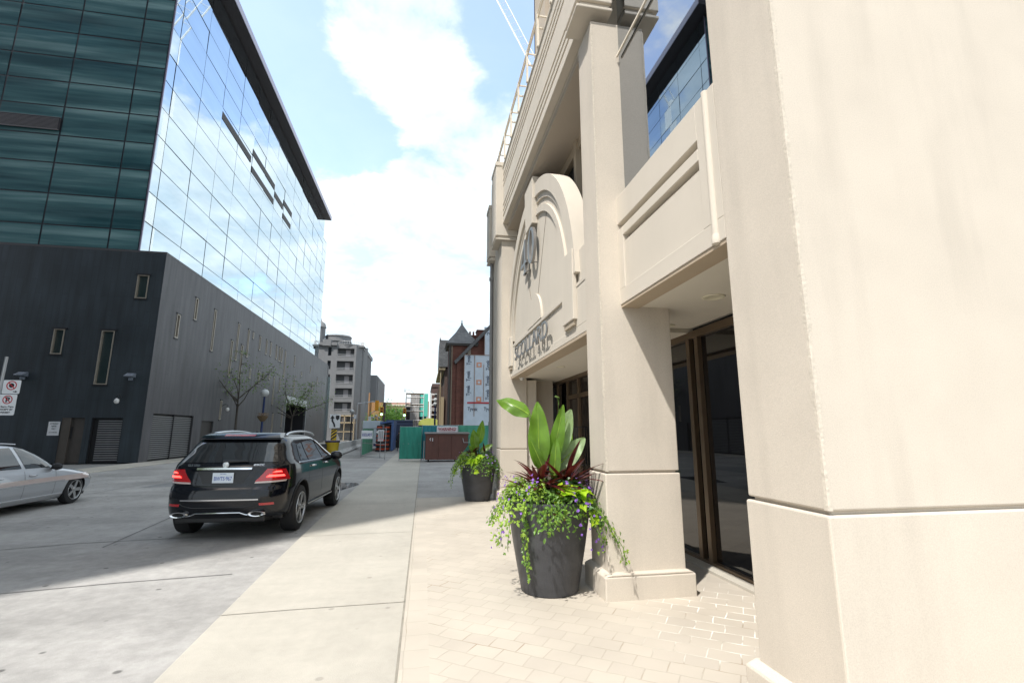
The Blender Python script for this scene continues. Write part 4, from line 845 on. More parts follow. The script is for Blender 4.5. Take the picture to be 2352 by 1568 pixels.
for sd in (-1, 1):
    for y in (.98, 3.80): wheel(sd*.895, y, .342, .2, sd, 5, WAG, twin=False)
    b = MB(); W.patch(b, [('y', .35, .98), ('y', 1.12, .975), ('y', 1.12, 1.35), ('y', .60, 1.30)], sd); b.build('quarter_window', CARGLASS, WAG, smooth=True, fix=False)
    b = MB(); W.patch(b, [('y', 1.20, .97), ('y', 2.05, .96), ('y', 1.87, 1.375), ('y', 1.18, 1.365)], sd); b.build('rear_side_window', CARGLASS, WAG, smooth=True, fix=False)
    b = MB(); W.patch(b, [('y', 2.16, .955), ('y', 2.98, .945), ('y', 2.38, 1.32), ('y', 1.97, 1.375)], sd, nu=14); b.build('front_side_window', CARGLASS, WAG, smooth=True, fix=False)
    b = MB(); W.patch(b, [('y', 1.3, .595), ('y', 3.35, .60), ('y', 3.35, .625), ('y', 1.3, .62)], sd, off=.014, nu=24, nv=1, thick=.014); b.build('side_moulding', CHROME, WAG, smooth=True, fix=False)
    b = MB(); W.patch(b, [('y', 1.35, .30), ('y', 3.4, .30), ('y', 3.4, .315), ('y', 1.35, .315)], sd, off=.012, nu=24, nv=1, thick=.012); b.build('sill_trim', CHROME, WAG, smooth=True, fix=False)
    for yy in (1.35, 2.25):
        b = MB(); p = [W.P(W.ty(yy+t, .80), .80, sd)+Vector((sd*o_, 0, 0)) for t, o_ in ((0, .0), (.03, .028), (.17, .028), (.2, 0))]; b.tube(p, .016, 8); b.build('door_handle', SPAINT, WAG, smooth=True)
    for y in (1.17, 2.12, 3.05):
        b = MB(); W.patch(b, [('y', y, .32), ('y', y+.008, .32), ('y', y+.008, .90), ('y', y, .90)], sd, off=.002, nu=1, nv=16); b.build('door_seam', PLASTIC, WAG, fix=False)
    b = MB(); b.lathe([(0, -.11), (.06, -.09), (.085, 0), (.06, .09), (0, .11)], n=16, M=Matrix.Translation((sd*.96, 2.95, .965)) @ Matrix.Rotation(R(90), 4, 'Y') @ Matrix.Diagonal((1, .8, 1, 1))); b.cyl((sd*.83, 2.97, .93), (sd*.92, 2.96, .95), .025); b.build('wing_mirror', PLASTIC, WAG, smooth=True)
    b = MB(); W.patch(b, [('y', 4.28, .60), ('x', .50, .58), ('x', .46, .70), ('y', 4.24, .73)], sd, off=.008, nu=12, nv=4); b.build('headlight', CLEARL, WAG, smooth=True, fix=False)
b = MB(); 
def fx(x, z): return W.P(math.pi-W.tx(x, z), z, 1 if x > 0 else -1)
g = []; nu, nv = 16, 8
for j in range(nv+1):
    for i in range(nu+1):
        u = -1+2*i/nu; z = .955+(1.36-.955)*j/nv; x = u*(.72-.14*j/nv); g.append(fx(x, z)+Vector((0, .006, .006)))
b.add(g, [(j*(nu+1)+i, j*(nu+1)+i+1, (j+1)*(nu+1)+i+1, (j+1)*(nu+1)+i) for j in range(nv) for i in range(nu)]); b.build('windscreen', CARGLASS, WAG, smooth=True, fix=False)
b = MB(); b.box(-.75, .75, .4, 4.4, .18, .32); b.build('underbody', PLASTIC, WAG)
for sd in (-1, 1):
    b = MB(); b.tube([(sd*(.60), .8+t*1.3, 1.505+.03*math.sin(math.pi*t)) for t in np.linspace(0, 1, 9)], .014, 6); b.build('roof_rail', SPAINT, WAG, smooth=True)
WAG.location = (-9.60, 10.68, -.045)
# ================================================================ planters by the entrance
POT = mat('charcoal_pot', (.05, .051, .056), .42, var=.25, vscale=3, bump=.15, bscale=25, stretch=(1, 1, 2.5), spec=.4, stain=.2)
SOIL = mat('potting_soil', (.03, .02, .014), .95, var=.3, vscale=20)
def leafmat(name, col, tr=.35, rough=.4, var=.25, vs=8, vein=None):
    m = bpy.data.materials.new(name); m.use_nodes = True; N, L = nodes(m); b = N['Principled BSDF']; MATS[name] = m
    g = N.new('ShaderNodeNewGeometry'); nz = N.new('ShaderNodeTexNoise'); L.new(g.outputs['Position'], nz.inputs['Vector']); nz.inputs['Scale'].default_value = vs; nz.inputs['Detail'].default_value = 3
    r = N.new('ShaderNodeMapRange'); L.new(nz.outputs[0], r.inputs[0]); r.inputs[1].default_value = .3; r.inputs[2].default_value = .7; r.inputs[3].default_value = 1-var; r.inputs[4].default_value = 1+var
    vm = N.new('ShaderNodeVectorMath'); vm.operation = 'SCALE'; vm.inputs[0].default_value = col; L.new(r.outputs[0], vm.inputs['Scale']); L.new(vm.outputs[0], b.inputs['Base Color'])
    b.inputs['Roughness'].default_value = rough; b.inputs['Specular IOR Level'].default_value = .4
    t = N.new('ShaderNodeBsdfTranslucent'); v2 = N.new('ShaderNodeVectorMath'); v2.operation = 'MULTIPLY'; L.new(vm.outputs[0], v2.inputs[0]); v2.inputs[1].default_value = (1.5, 1.7, .6); L.new(v2.outputs[0], t.inputs[0])
    mx = N.new('ShaderNodeMixShader'); mx.inputs[0].default_value = tr; L.new(b.outputs[0], mx.inputs[1]); L.new(t.outputs[0], mx.inputs[2]); L.new(mx.outputs[0], N['Material Output'].inputs[0])
    return m
CANNA = leafmat('canna_leaf_green', (.12, .225, .028), .4, .3, .25, 6); CANNAP = leafmat('canna_leaf_pale', (.24, .33, .17), .3, .45); STEM = leafmat('stem_green', (.11, .19, .04), .1)
RED = leafmat('cordyline_red', (.085, .014, .018), .2, .28, .6, 10); LIME = leafmat('lime_leaf', (.36, .52, .03), .4, .4, .15); IVY = leafmat('ivy_green', (.11, .21, .035), .3, .4, .45, 14); IVYL = leafmat('ivy_light', (.27, .40, .06), .35, .4, .3, 14); DKL = leafmat('dark_leaf', (.05, .12, .03), .25, .4, .4, 12)
PURP = leafmat('scaevola_purple', (.24, .11, .50), .3, .5, .2); PINKL = leafmat('brick_pink_leaf', (.40, .12, .07), .3, .5, .3)
def leafblade(b, p0, d, up, L_, W_, droop=.2, fold=.25, n=10, wave=0, mi=0, shape=1.0, r=rng, m=3):
    """one leaf: strip along d that droops, folded along the midrib"""
    p = Vector(p0); d = Vector(d).normalized(); up = Vector(up).normalized(); side = d.cross(up).normalized(); up = side.cross(d).normalized()
    v = []; f = []; ph = r.random()*6
    for i in range(n+1):
        t = i/n; w = W_*.5*(math.sin(math.pi*min(1, t**.8*.97+.02))**shape+.02)
        a = -droop*t; dd = (d*math.cos(a)+up*math.sin(a)).normalized(); uu = (up*math.cos(a)-d*math.sin(a)).normalized()
        if i: p = p+dd*(L_/n)
        for j in range(-m, m+1):
            s = j/m; wv = wave*W_*math.sin(ph+t*14+s*2)*abs(s)
            v.append(p+side*w*s+uu*(abs(s)*w*fold+wv))
    k = 2*m+1
    for i in range(n):
        for j in range(k-1): f.append((i*k+j, i*k+j+1, (i+1)*k+j+1, (i+1)*k+j))
    b.add(v, f, mi)
def smallleaf(b, p, nrm, dirn, s, kind='oval', mi=0):
    p = Vector(p); n = Vector(nrm).normalized(); d = Vector(dirn); d = (d-n*d.dot(n))
    if d.length < 1e-3: d = n.orthogonal()
    d.normalize(); e = n.cross(d)
    if kind == 'ivy': pts = [(0, 0), (.30, -.42), (.42, -.12), (.62, -.30), (.70, -.08), (1.0, 0), (.70, .08), (.62, .30), (.42, .12), (.30, .42)]; 
    elif kind == 'lime': pts = [(0, 0), (-.12, -.30), (.12, -.46), (.38, -.36), (.55, -.42), (.68, -.18), (1.0, 0), (.68, .18), (.55, .42), (.38, .36), (.12, .46), (-.12, .30)]
    elif kind == 'flower': pts = [(0, -.08), (.5, -.45), (.72, -.2), (.8, 0), (.72, .2), (.5, .45), (0, .08)]
    else: pts = [(0, 0), (.25, -.20), (.6, -.22), (1, 0), (.6, .22), (.25, .20)]
    k = .16
    v = [p+d*x*s+e*y*s+n*(abs(y)*k*2-x*x*k)*s for x, y in pts]
    c = p+d*.45*s
    n_ = len(v); b.add(v+[c], [(i, (i+1) % n_, n_) for i in range(n_)], mi)
RIMH = .95
def planter(label):
    t = thing('planter_pot', label, 'planter', group='tall charcoal planters by the entrance')
    b = MB(); b.lathe([(.30, 0), (.325, .01), (.345, .12), (.415, .5), (.475, .89), (.492, .93), (.498, .96), (.494, .98), (.46, .98), (.45, .93), (.42, .88)], n=56); b.build('pot', POT, t, smooth=True)
    b = MB(); b.lathe([(0, .90), (.25, .91), (.435, .88)], n=32); b.build('soil', SOIL, t, smooth=True)
    return t
# --- canna leaves. each: (base, tip direction, length, width, droop, fold, pale)
def canna(label, leaves, stems):
    t = thing('canna_plant', label, 'plant', stems[0][0], group='tall broad-leaved plants in the planters')
    b = MB()
    for s in stems: b.tube(s, [.022, .018, .012][:len(s)] if len(s) < 4 else [.024, .02, .016, .01][:len(s)], 7)
    b.build('stalk', STEM, t, smooth=True)
    for (p, d, L_, W_, dr, fo, pale) in leaves:
        b = MB(); up = Vector((-.15, -1, .45)) if abs(Vector(d).normalized().y) < .8 else Vector((0, 0, 1)); leafblade(b, p, d, up, L_, W_, dr, fo, 18, .055, m=4, shape=.75)
        lf = b.build('leaf', CANNAP if pale else CANNA, t, smooth=True, sharp=80, fix=False)
        v = MB(); P0 = Vector(p); D = Vector(d).normalized(); pts = []
        sd = D.cross(up).normalized(); u2 = sd.cross(D).normalized(); q = P0.copy(); pts.append(q+u2*.001)
        for i in range(1, 14): a = -dr*i/16; q = q+(D*math.cos(a)+u2*math.sin(a)).normalized()*(L_/16); pts.append(q+u2*.002)
        v.tube(pts, [.008*(1-i/16)+.001 for i in range(len(pts))], 5); v.build('midrib', IVYL, lf, smooth=True)
    return t
def spiky(label, c, n, L_, seed):
    t = thing('red_cordyline', label, 'plant', c, group='dark red spiky plants in the planters'); r = random.Random(seed); b = MB()
    for i in range(n):
        a = i*2.4+r.random()*.4; el = r.uniform(.25, 1.25); d = (math.cos(a)*math.cos(el), math.sin(a)*math.cos(el), math.sin(el))
        leafblade(b, Vector(c)+Vector((0, 0, r.uniform(-.05, .08))), d, (0, 0, 1), L_*r.uniform(.65, 1.15), r.uniform(.045, .075), r.uniform(.2, .9), .35, 8, 0, shape=.8, r=r, m=1)
    b.build('blades', RED, t, smooth=True, fix=False, sharp=80); return t
def clump(name, label, cat, group, m, kind, pos, size, seed, centre, n_jit=.5):
    t = thing(name, label, cat, centre, group=group); b = MB(); r = random.Random(seed)
    for p in pos:
        p = Vector(p); o = (p-Vector((centre[0], centre[1], .75))).normalized(); nn = o+Vector((r.uniform(-1, 1), r.uniform(-1, 1), r.uniform(-.3, 1)))*n_jit; dd = Vector((r.uniform(-1, 1), r.uniform(-1, 1), r.uniform(-1, .2)))
        smallleaf(b, p, nn, dd, size*r.uniform(.6, 1.25), kind)
    b.build('foliage', m, t, fix=False); return t
def mass(cx, cy, n, a0, a1, seed, r0=.30, r1=.60, z0=.72, z1=1.13):
    r = random.Random(seed); out = []
    for _ in range(n):
        a = R(r.uniform(a0, a1)); rr = r.uniform(r0, r1)*(.9+.2*math.sin(a*5+seed)); k = max(0, (rr-r0)/(r1-r0)); z = z1-(z1-z0)*k**1.6+r.uniform(-.06, .05); out.append((cx+rr*math.cos(a), cy+rr*math.sin(a), z))
    return out
def trail(cx, cy, a, length, seed, out=.03, z0=.95, r0=.47, swing=.0):
    """points of a hanging shoot from the rim at angle a (degrees)"""
    r = random.Random(seed); pts = []; n = max(3, int(length/.035)); rr = r0+.02; z = z0; aa = R(a)
    for i in range(n):
        k = i/n; rr += out*.12*(1-k)+r.uniform(-.006, .006)-(.0025 if out < .05 else 0); z -= length/n*(.35 if i < 3 else 1); aa += swing/n+r.uniform(-.01, .01)
        pts.append(Vector((cx+rr*math.cos(aa), cy+rr*math.sin(aa), z)))
    return pts
def ivyplant(label, cx, cy, specs, seed):
    t = thing('ivy_plant', label, 'plant', (cx, cy, .9), group='trailing ivy in the planters'); r = random.Random(seed); b = MB(); s = MB()
    for (a, ln, out, sw) in specs:
        pts = trail(cx, cy, a, ln, r.randint(0, 9999), out, swing=sw); s.tube(pts, .0035, 4)
        for i, p in enumerate(pts):
            for _ in range(2):
                if r.random() < .12: continue
                o = Vector((math.cos(R(a)), math.sin(R(a)), .25)); q = p+Vector((r.uniform(-.035, .035), r.uniform(-.035, .035), r.uniform(-.02, .02)))
                smallleaf(b, q+o*.012, o+Vector((r.uniform(-.6, .6), r.uniform(-.6, .6), r.uniform(-.2, .5))), (r.uniform(-1, 1), r.uniform(-1, 1), -1), r.uniform(.035, .062), 'ivy', 0 if r.random() < .5 else 1)
    s.build('vine', STEM, t); b.build('leaves', [IVY, IVYL], t, fix=False); return t
def dress(cx, cy, near):
    w = 'near planter' if near else 'far planter'
    V = lambda x, y, z: (cx+x, cy+y, z)
    if near:
        canna('tall canna with huge bright green leaves, one pointing left, in the near planter', [
            (V(-.215, -.03, 1.93), (-1, -.02, .75), .50, .20, 1.0, -.28, False), (V(-.12, -.06, 1.32), (-.02, -.04, 1), .78, .25, .2, .3, False), (V(.02, -.05, 1.30), (.22, .02, 1), .78, .17, -.12, .3, False),
            (V(.06, .04, 1.42), (.46, .1, 1), .64, .25, -.30, .25, True), (V(.08, .02, 1.30), (.85, .1, .75), .54, .24, -.15, .2, True), (V(.10, .09, 1.36), (.6, .25, .9), .48, .20, .1, .2, False), (V(-.06, -.08, 1.28), (-.42, -.12, .9), .48, .10, .1, .3, False),
            (V(.03, -.14, 1.20), (.06, -.12, 1), .48, .13, .25, .2, False), (V(.05, -.20, 1.02), (.8, -.3, .5), .26, .10, .3, .2, False)],
            [[V(-.02, -.02, .9), V(-.05, -.03, 1.45), V(-.20, -.03, 1.75), V(-.235, -.03, 1.97)], [V(0, -.02, .9), V(-.04, -.04, 1.2), V(-.12, -.06, 1.45)], [V(.03, 0, .9), V(.05, 0, 1.2), V(.11, .03, 1.44)], [V(.02, -.06, .9), V(.02, -.12, 1.1), V(.03, -.14, 1.22)], [V(.06, .02, 1.4), V(.15, .0, 1.95), V(.14, .0, 2.15), V(.10, 0, 2.17)]])
        spiky('dark red spiky cordyline at the front of the near planter', V(-.14, -.18, 1.08), 34, .46, 3)
        spiky('purple-red spiky cordyline at the back right of the near planter', V(.20, -.06, 1.12), 38, .50, 9)
    else:
        canna('slender canna with two upright green leaves in the far planter', [
            (V(.02, 0, 1.42), (.16, -.02, 1), .62, .22, -.12, .2, False), (V(-.07, -.05, 1.25), (-.12, -.06, 1), .55, .24, .2, .25, False), (V(.05, -.05, 1.22), (.8, -.1, .5), .38, .16, .2, .2, False), (V(-.05, -.1, 1.15), (-.5, -.2, .6), .32, .14, .3, .2, False)],
            [[V(.0, 0, .9), V(.02, 0, 1.2), V(.02, 0, 1.46)], [V(-.03, -.02, .9), V(-.07, -.05, 1.27)]])
        spiky('rusty red spiky cordyline at the left of the far planter', V(-.17, -.12, 1.08), 30, .33, 13)
        spiky('dark red spiky cordyline at the right of the far planter', V(.17, -.05, 1.08), 30, .34, 19)
    sd = 0 if near else 50
    clump('lime_potato_vine', 'bright lime green leafy vine spilling over the front of the %s' % w, 'plant', 'lime green vines in the planters', LIME, 'lime',
          mass(cx, cy, 42 if near else 36, 272 if near else 225, 312 if near else 285, 5+sd, .40, .60, .86, 1.10), .15, 6+sd, V(.22, -.3, .95), .35)
    if not near: clump('lime_potato_vine', 'bright lime green leafy vine at the left rim of the far planter', 'plant', 'lime green vines in the planters', LIME, 'lime', mass(cx, cy, 40, 170, 215, 61, .3, .6, .72, 1.1), .09, 62, V(-.4, 0, .95), .35)
    clump('bedding_foliage', 'dense mid green bedding foliage around the rim of the %s' % w, 'plant', 'bedding foliage in the planters', IVY, 'oval', mass(cx, cy, 1500, 0, 360, 11+sd, .30, .66, .82, 1.12)+mass(cx, cy, 380, 225, 330, 15+sd, .42, .60, .80, 1.08), .05, 12+sd, V(0, .1, .95), .9)
    clump('bedding_foliage', 'pale green fine-leaved bedding foliage on the left rim of the %s' % w, 'plant', 'bedding foliage in the planters', IVYL, 'oval', mass(cx, cy, 650, 130, 250, 21+sd, .35, .72, .76, 1.17), .048, 22+sd, V(-.4, 0, .95), .9)
    clump('bedding_foliage', 'dark green round-leaved bedding foliage at the right of the %s' % w, 'plant', 'bedding foliage in the planters', DKL, 'lime', mass(cx, cy, 190, -75, 60, 31+sd, .25, .62, .82, 1.18), .07, 32+sd, V(.3, .1, .95), .8)
    clump('coleus_plant', 'small brick pink foliage in the middle of the %s' % w, 'plant', 'pink foliage in the planters', PINKL, 'oval', mass(cx, cy, 110, 235, 285, 41+sd, .2, .44, .88, 1.08), .05, 42+sd, V(0, -.3, 1.0), .8)
    # purple scaevola flowers, each plant with its green shoots
    fl = mass(cx, cy, 95 if near else 30, 285, 385, 51+sd, .40, .70, .70, 1.18)+mass(cx, cy, 70 if near else 24, 150, 240, 52+sd, .45, .78, .76, 1.22)
    clump('scaevola_flowers', 'small purple fan flowers dotted over the foliage of the %s' % w, 'flowers', 'purple flowers in the planters', PURP, 'flower', fl, .038, 53+sd, V(.3, -.1, .9), .35)
    if near: sp_ = [(205, .55, .10, 0), (222, .80, .02, .1), (226, .70, .02, .05), (193, .5, .16, .05), (250, .26, .02, 0), (256, .34, .03, 0), (262, .26, .02, 0), (268, .2, .02, 0), (278, .18, .02, 0), (318, .45, .25, 0), (312, .60, .40, .05), (316, .62, .32, .05), (319, .45, .35, .03), (306, .5, .25, 0), (300, .28, .05, 0), (326, .35, .1, 0)]
    else: sp_ = [(190, .55, .25, 0), (200, .65, .2, 0), (210, .4, .05, 0), (310, .5, .02, 0), (320, .55, .05, 0), (330, .45, .1, 0), (296, .35, .02, 0), (340, .5, .2, 0)]
    ivyplant('trailing ivy hanging down the sides of the %s' % w, cx, cy, sp_, 77+sd)
p1 = planter('large charcoal planter in front of the second pillar, nearest the camera'); p1.location = (1.46, 5.66, .002); dress(1.46, 5.66, True)
p2 = copy_tree(p1); p2.location = (1.43, 12.9, .002); p2['label'] = 'charcoal planter standing farther along the wall beside the third pillar'; dress(1.43, 12.9, False)

# ================================================================ street trees
BARK = mat('tree_bark', (.07, .06, .05), .9, var=.25, vscale=12, bump=.4, bscale=30)
TREEL = leafmat('locust_leaf', (.15, .21, .10), .35, .5, .35, 3); TREEF = leafmat('far_tree_leaf', (.10, .20, .04), .35, .5, .4, .6); TREEB = leafmat('bright_shrub_leaf', (.20, .38, .05), .4, .5, .3, .6)
def tree(label, x, y, h, fork, spread, nb, nleaf, ls, m, seed, lean=0, group=None, tr=.12, flat=.35):
    t = thing('street_tree', label, 'tree', (x, y, 0), group=group); r = random.Random(seed); b = MB(); tips = []
    b.tube([(x, y, -.05), (x+.02, y, fork*.5), (x+lean*.1, y, fork)], [tr, tr*.8, tr*.7], 9)
    for i in range(nb):
        a = i*2.4+r.random(); el = r.uniform(.35, 1.25); L_ = (h-fork)*r.uniform(.6, 1.0)/max(.6, math.sin(el)); L_ = min(L_, spread*1.3)
        p = Vector((x+lean*.1, y, fork+r.uniform(-.3, .3)*fork*.4)); pts = [p.copy()]; d = Vector((math.cos(a)*math.cos(el), math.sin(a)*math.cos(el), math.sin(el)))
        for k in range(5): d = (d+Vector((r.uniform(-.25, .25), r.uniform(-.25, .25), r.uniform(-.1, .15)))).normalized(); p = p+d*L_/5; pts.append(p.copy())
        b.tube(pts, [tr*.45*(1-k/6) for k in range(6)], 6)
        for k in (2, 3, 4, 5):
            for _ in range(3):
                e = Vector((r.uniform(-1, 1), r.uniform(-1, 1), r.uniform(-.3, .6))).normalized()*r.uniform(.25, .5)*spread*.5; q = pts[k]+e; b.tube([pts[k], pts[k]+e*.5+Vector((0, 0, .05)), q], [tr*.14, tr*.08, tr*.03], 4); tips.append((q, e)); tips.append((pts[k]+e*.6, e))
    b.build('trunk', BARK, t, smooth=True)
    b = MB()
    for i in range(nleaf):
        q, e = tips[r.randrange(len(tips))]; s = spread*.16
        p = q+Vector((r.gauss(0, s), r.gauss(0, s), r.gauss(0, s*flat)))
        smallleaf(b, p, (r.uniform(-1, 1), r.uniform(-1, 1), r.uniform(.1, 1)), (r.uniform(-1, 1), r.uniform(-1, 1), r.uniform(-.5, .3)), ls*r.uniform(.6, 1.3))
    b.build('crown', m, t, fix=False); return t
tree('slim sparse street tree with forked trunk, left of the navy globe lamp', -14.75, 42, 9.3, 3.9, 3.0, 7, 800, .17, TREEL, 5, group='street trees along the slate building', tr=.12, flat=.25)
tree('spreading leafy street tree shading the dark entrance of the slate building', -14.5, 57.5, 7.4, 3.4, 4.2, 8, 1500, .18, TREEL, 12, group='street trees along the slate building', tr=.13, flat=.3)
tree('leafy street tree just left of the frame casting dappled shade on the road', -11.9, -1.9, 13.5, 6.5, 3.2, 10, 2200, .26, TREEL, 33, tr=.17, flat=.4)
tree('rounded green tree at the end of the street beyond the traffic lights', -6.0, 98, 6.4, 1.8, 4.0, 12, 4200, .34, TREEF, 21, tr=.25, flat=.8)
tree('bright yellow-green shrub-like tree right of the rounded green tree', -2.6, 88, 4.1, 1.0, 2.4, 10, 2400, .26, TREEB, 25, tr=.15, flat=.8)
# ================================================================ parking signs on a post, far left
def rsign(x, y, z, w, h, nm='sign_plate'):
    b = MB(); r = .025; pts = []
    for cx, cz, a0 in ((x+w/2-r, z+h/2-r, 0), (x-w/2+r, z+h/2-r, 90), (x-w/2+r, z-h/2+r, 180), (x+w/2-r, z-h/2+r, 270)):
        for k in range(5): a = R(a0+22.5*k); pts.append((cx+r*math.cos(a), cz+r*math.sin(a)))
    b.prism(pts, 'Y', y-.003, y+.003); return b
def ring(x, y, z, r0, r1, n=32):
    b = MB(); v = []
    for i in range(n):
        a = 2*math.pi*i/n
        for r in (r0, r1): v.append((x+r*math.cos(a), y, z+r*math.sin(a)))
    b.add(v, [(2*i, 2*i+1, 2*((i+1) % n)+1, 2*((i+1) % n)) for i in range(n)]); return b
SX0, SY0 = -8.52, 11.72
t = thing('parking_sign_post', 'metal post with white no-stopping and permit parking signs behind the silver estate car', 'street sign', (-8.78, 11.78, 0))
b = MB(); b.cyl((-8.80, 11.78, -.05), (-8.74, 11.78, 3.3), .03, n=10); b.box(-8.86, -8.6, 11.745, 11.775, 2.45, 2.475); b.box(-8.86, -8.6, 11.745, 11.775, 2.40, 2.42); b.build('post', GREYM, t, smooth=True)
s1 = rsign(-8.505, SY0, 2.66, .315, .285).build('sign_plate', SIGNW, t); s2 = rsign(-8.53, SY0, 2.29, .315, .43).build('sign_plate', SIGNW, t); s3 = rsign(-8.93, SY0, 2.55, .30, .45).build('sign_plate', SIGNW, t)
b = ring(-8.505, SY0-.006, 2.69, .075, .095); b.build('prohibition_ring', SIGNR, s1, fix=False)
b = MB(); b.add([(-8.505+.05*math.cos(i*math.pi/4+.39), SY0-.0055, 2.69+.05*math.sin(i*math.pi/4+.39)) for i in range(8)], [tuple(range(8))]); b.build('octagon_symbol', SIGNK, s1, fix=False)
b = MB(); b.box(-.088, .088, -.001, .001, -.009, .009, M=Matrix.Translation((-8.505, SY0-.0075, 2.69)) @ Matrix.Rotation(R(45), 4, 'Y')); b.build('slash', SIGNR, s1)
b = MB(); b.add([(-8.38, SY0-.006, 2.562), (-8.42, SY0-.006, 2.585), (-8.42, SY0-.006, 2.539)], [(0, 1, 2)]); b.box(-8.46, -8.42, SY0-.007, SY0-.005, 2.554, 2.570); b.build('arrow', SIGNK, s1, fix=False)
b = ring(-8.53, SY0-.006, 2.395, .072, .090); b.build('prohibition_ring', SIGNR, s2, fix=False)
text('letter_p', 'P', .14, SIGNK, (-8.53, SY0-.0055, 2.347), (1, 0, 0), (0, 0, 1), s2, .002, bold=.006)
b = MB(); b.box(-.084, .084, -.001, .001, -.008, .008, M=Matrix.Translation((-8.53, SY0-.0085, 2.395)) @ Matrix.Rotation(R(45), 4, 'Y')); b.build('slash', SIGNR, s2)
for tx, z in (('12am-7am', 2.235), ('EXCEPT BY', 2.175), ('PERMIT', 2.115)): text('sign_words', tx, .05, SIGNK, (-8.53, SY0-.006, z), (1, 0, 0), (0, 0, 1), s2, .002, width={'PERMIT': .17}.get(tx, .25), bold=.001)

# ================================================================ keep-left sign, barrel, barrier
t = thing('keep_left_sign', 'white arrow sign over a yellow and black hazard marker behind the yellow barrel', 'street sign', (-6.2, 36.2, 0))
b = MB(); b.cyl((-6.22, 36.2, 0), (-6.22, 36.2, 3.0), .035, n=8); b.build('post', GREYM, t)
sg = rsign(-6.22, 36.15, 2.46, .72, .96).build('sign_plate', SIGNW, t)
b = MB(); P = lambda x, z: (-6.22+x, 2.46+z); b.prism([P(-.17, .42), P(-.33, .18), P(-.03, .18)], 'Y', 36.13, 36.14)
b.prism([P(-.23, .19), P(-.12, .19), P(-.11, .02), P(.02, -.2), P(.06, -.42), P(-.05, -.42), P(-.08, -.24), P(-.22, -.02)], 'Y', 36.131, 36.141); b.build('arrow_symbol', SIGNK, sg)
b = MB(); b.prism([P(.05, .40), P(.29, .40), P(.29, .18), P(.17, .05), P(.05, .18)], 'Y', 36.13, 36.14); b.build('island_symbol', SIGNK, sg)
b = MB(); b.box(-6.42, -6.04, 36.14, 36.16, 1.12, 1.93); hz = b.build('hazard_marker', mat('hazard_yellow', (.62, .42, .02), .5), t)
b = MB()
for k in range(4): z = 1.12+k*.235; b.prism([(-6.42, max(1.12, z-.0)), (-6.04, min(1.93, z+.28)), (-6.04, min(1.93, z+.40)), (-6.42, min(1.93, z+.12))], 'Y', 36.132, 36.139)
b.build('black_stripes', SIGNK, hz)
b = MB(); b.lathe([(.36, 0), (.38, .05), (.38, .42), (.42, .45), (.46, .95), (.48, 1.0), (.48, 1.06), (.0, 1.08)], (-6.2, 35.6, 0), 28); o = b.build('crash_barrel', mat('barrel_yellow', (.50, .36, .02), .55, var=.12), smooth=True); tag(o, 'yellow plastic crash barrel with a dark lid at the end of the concrete barrier', 'barrel')
b = MB(); b.lathe([(.0, 1.13), (.5, 1.12), (.52, 1.06), (.49, 1.0)], (-6.2, 35.6, 0), 28); b.build('lid', mat('barrel_lid', (.05, .04, .08), .5), o, smooth=True)
b = MB(); b.lathe([(0, 0), (.30, .0), (.30, .9), (0, .92)], (-6.75, 35.0, 0), 20); o = b.build('traffic_drum', mat('drum_black', (.03, .03, .035), .6), smooth=True); tag(o, 'black and orange drum standing just left of the yellow barrel', 'traffic drum')
b = MB(); b.cyl((-6.75, 35.0, .3), (-6.75, 35.0, .48), .306, n=20); b.build('orange_band', mat('band_orange', (.62, .10, .02), .5), o)
def jersey(y0, y1, x0, x1):
    pr = [(-.30, 0), (-.30, .1), (-.14, .35), (-.09, .86), (.09, .86), (.14, .35), (.30, .1), (.30, 0)]
    d = Vector((x1-x0, y1-y0, 0)); n = Vector((d.y, -d.x, 0)).normalized(); v = []
    for q in (0, 1):
        c = Vector((x0, y0, 0))+d*q
        v += [c+n*a+Vector((0, 0, z)) for a, z in pr]
    return MB().add(v, [tuple(range(7, -1, -1)), tuple(range(8, 16))]+[(i, (i+1) % 8, 8+(i+1) % 8, 8+i) for i in range(8)])
for i in range(7):
    y = 37+i*3.55; x = -6.25-.045*(y-37); o = jersey(y, y+3.5, x, x-.16).build('concrete_barrier', CONC, bevel=.015)
    tag(o, ['pale concrete barrier block nearest the yellow barrel', 'concrete barrier block second from the yellow barrel', 'concrete barrier block third from the yellow barrel', 'concrete barrier block fourth from the yellow barrel', 'concrete barrier block fifth from the yellow barrel', 'concrete barrier block second from the far end of the row', 'farthest concrete barrier block, beside the intersection'][i], 'barrier', 'concrete barriers in a row along the street')
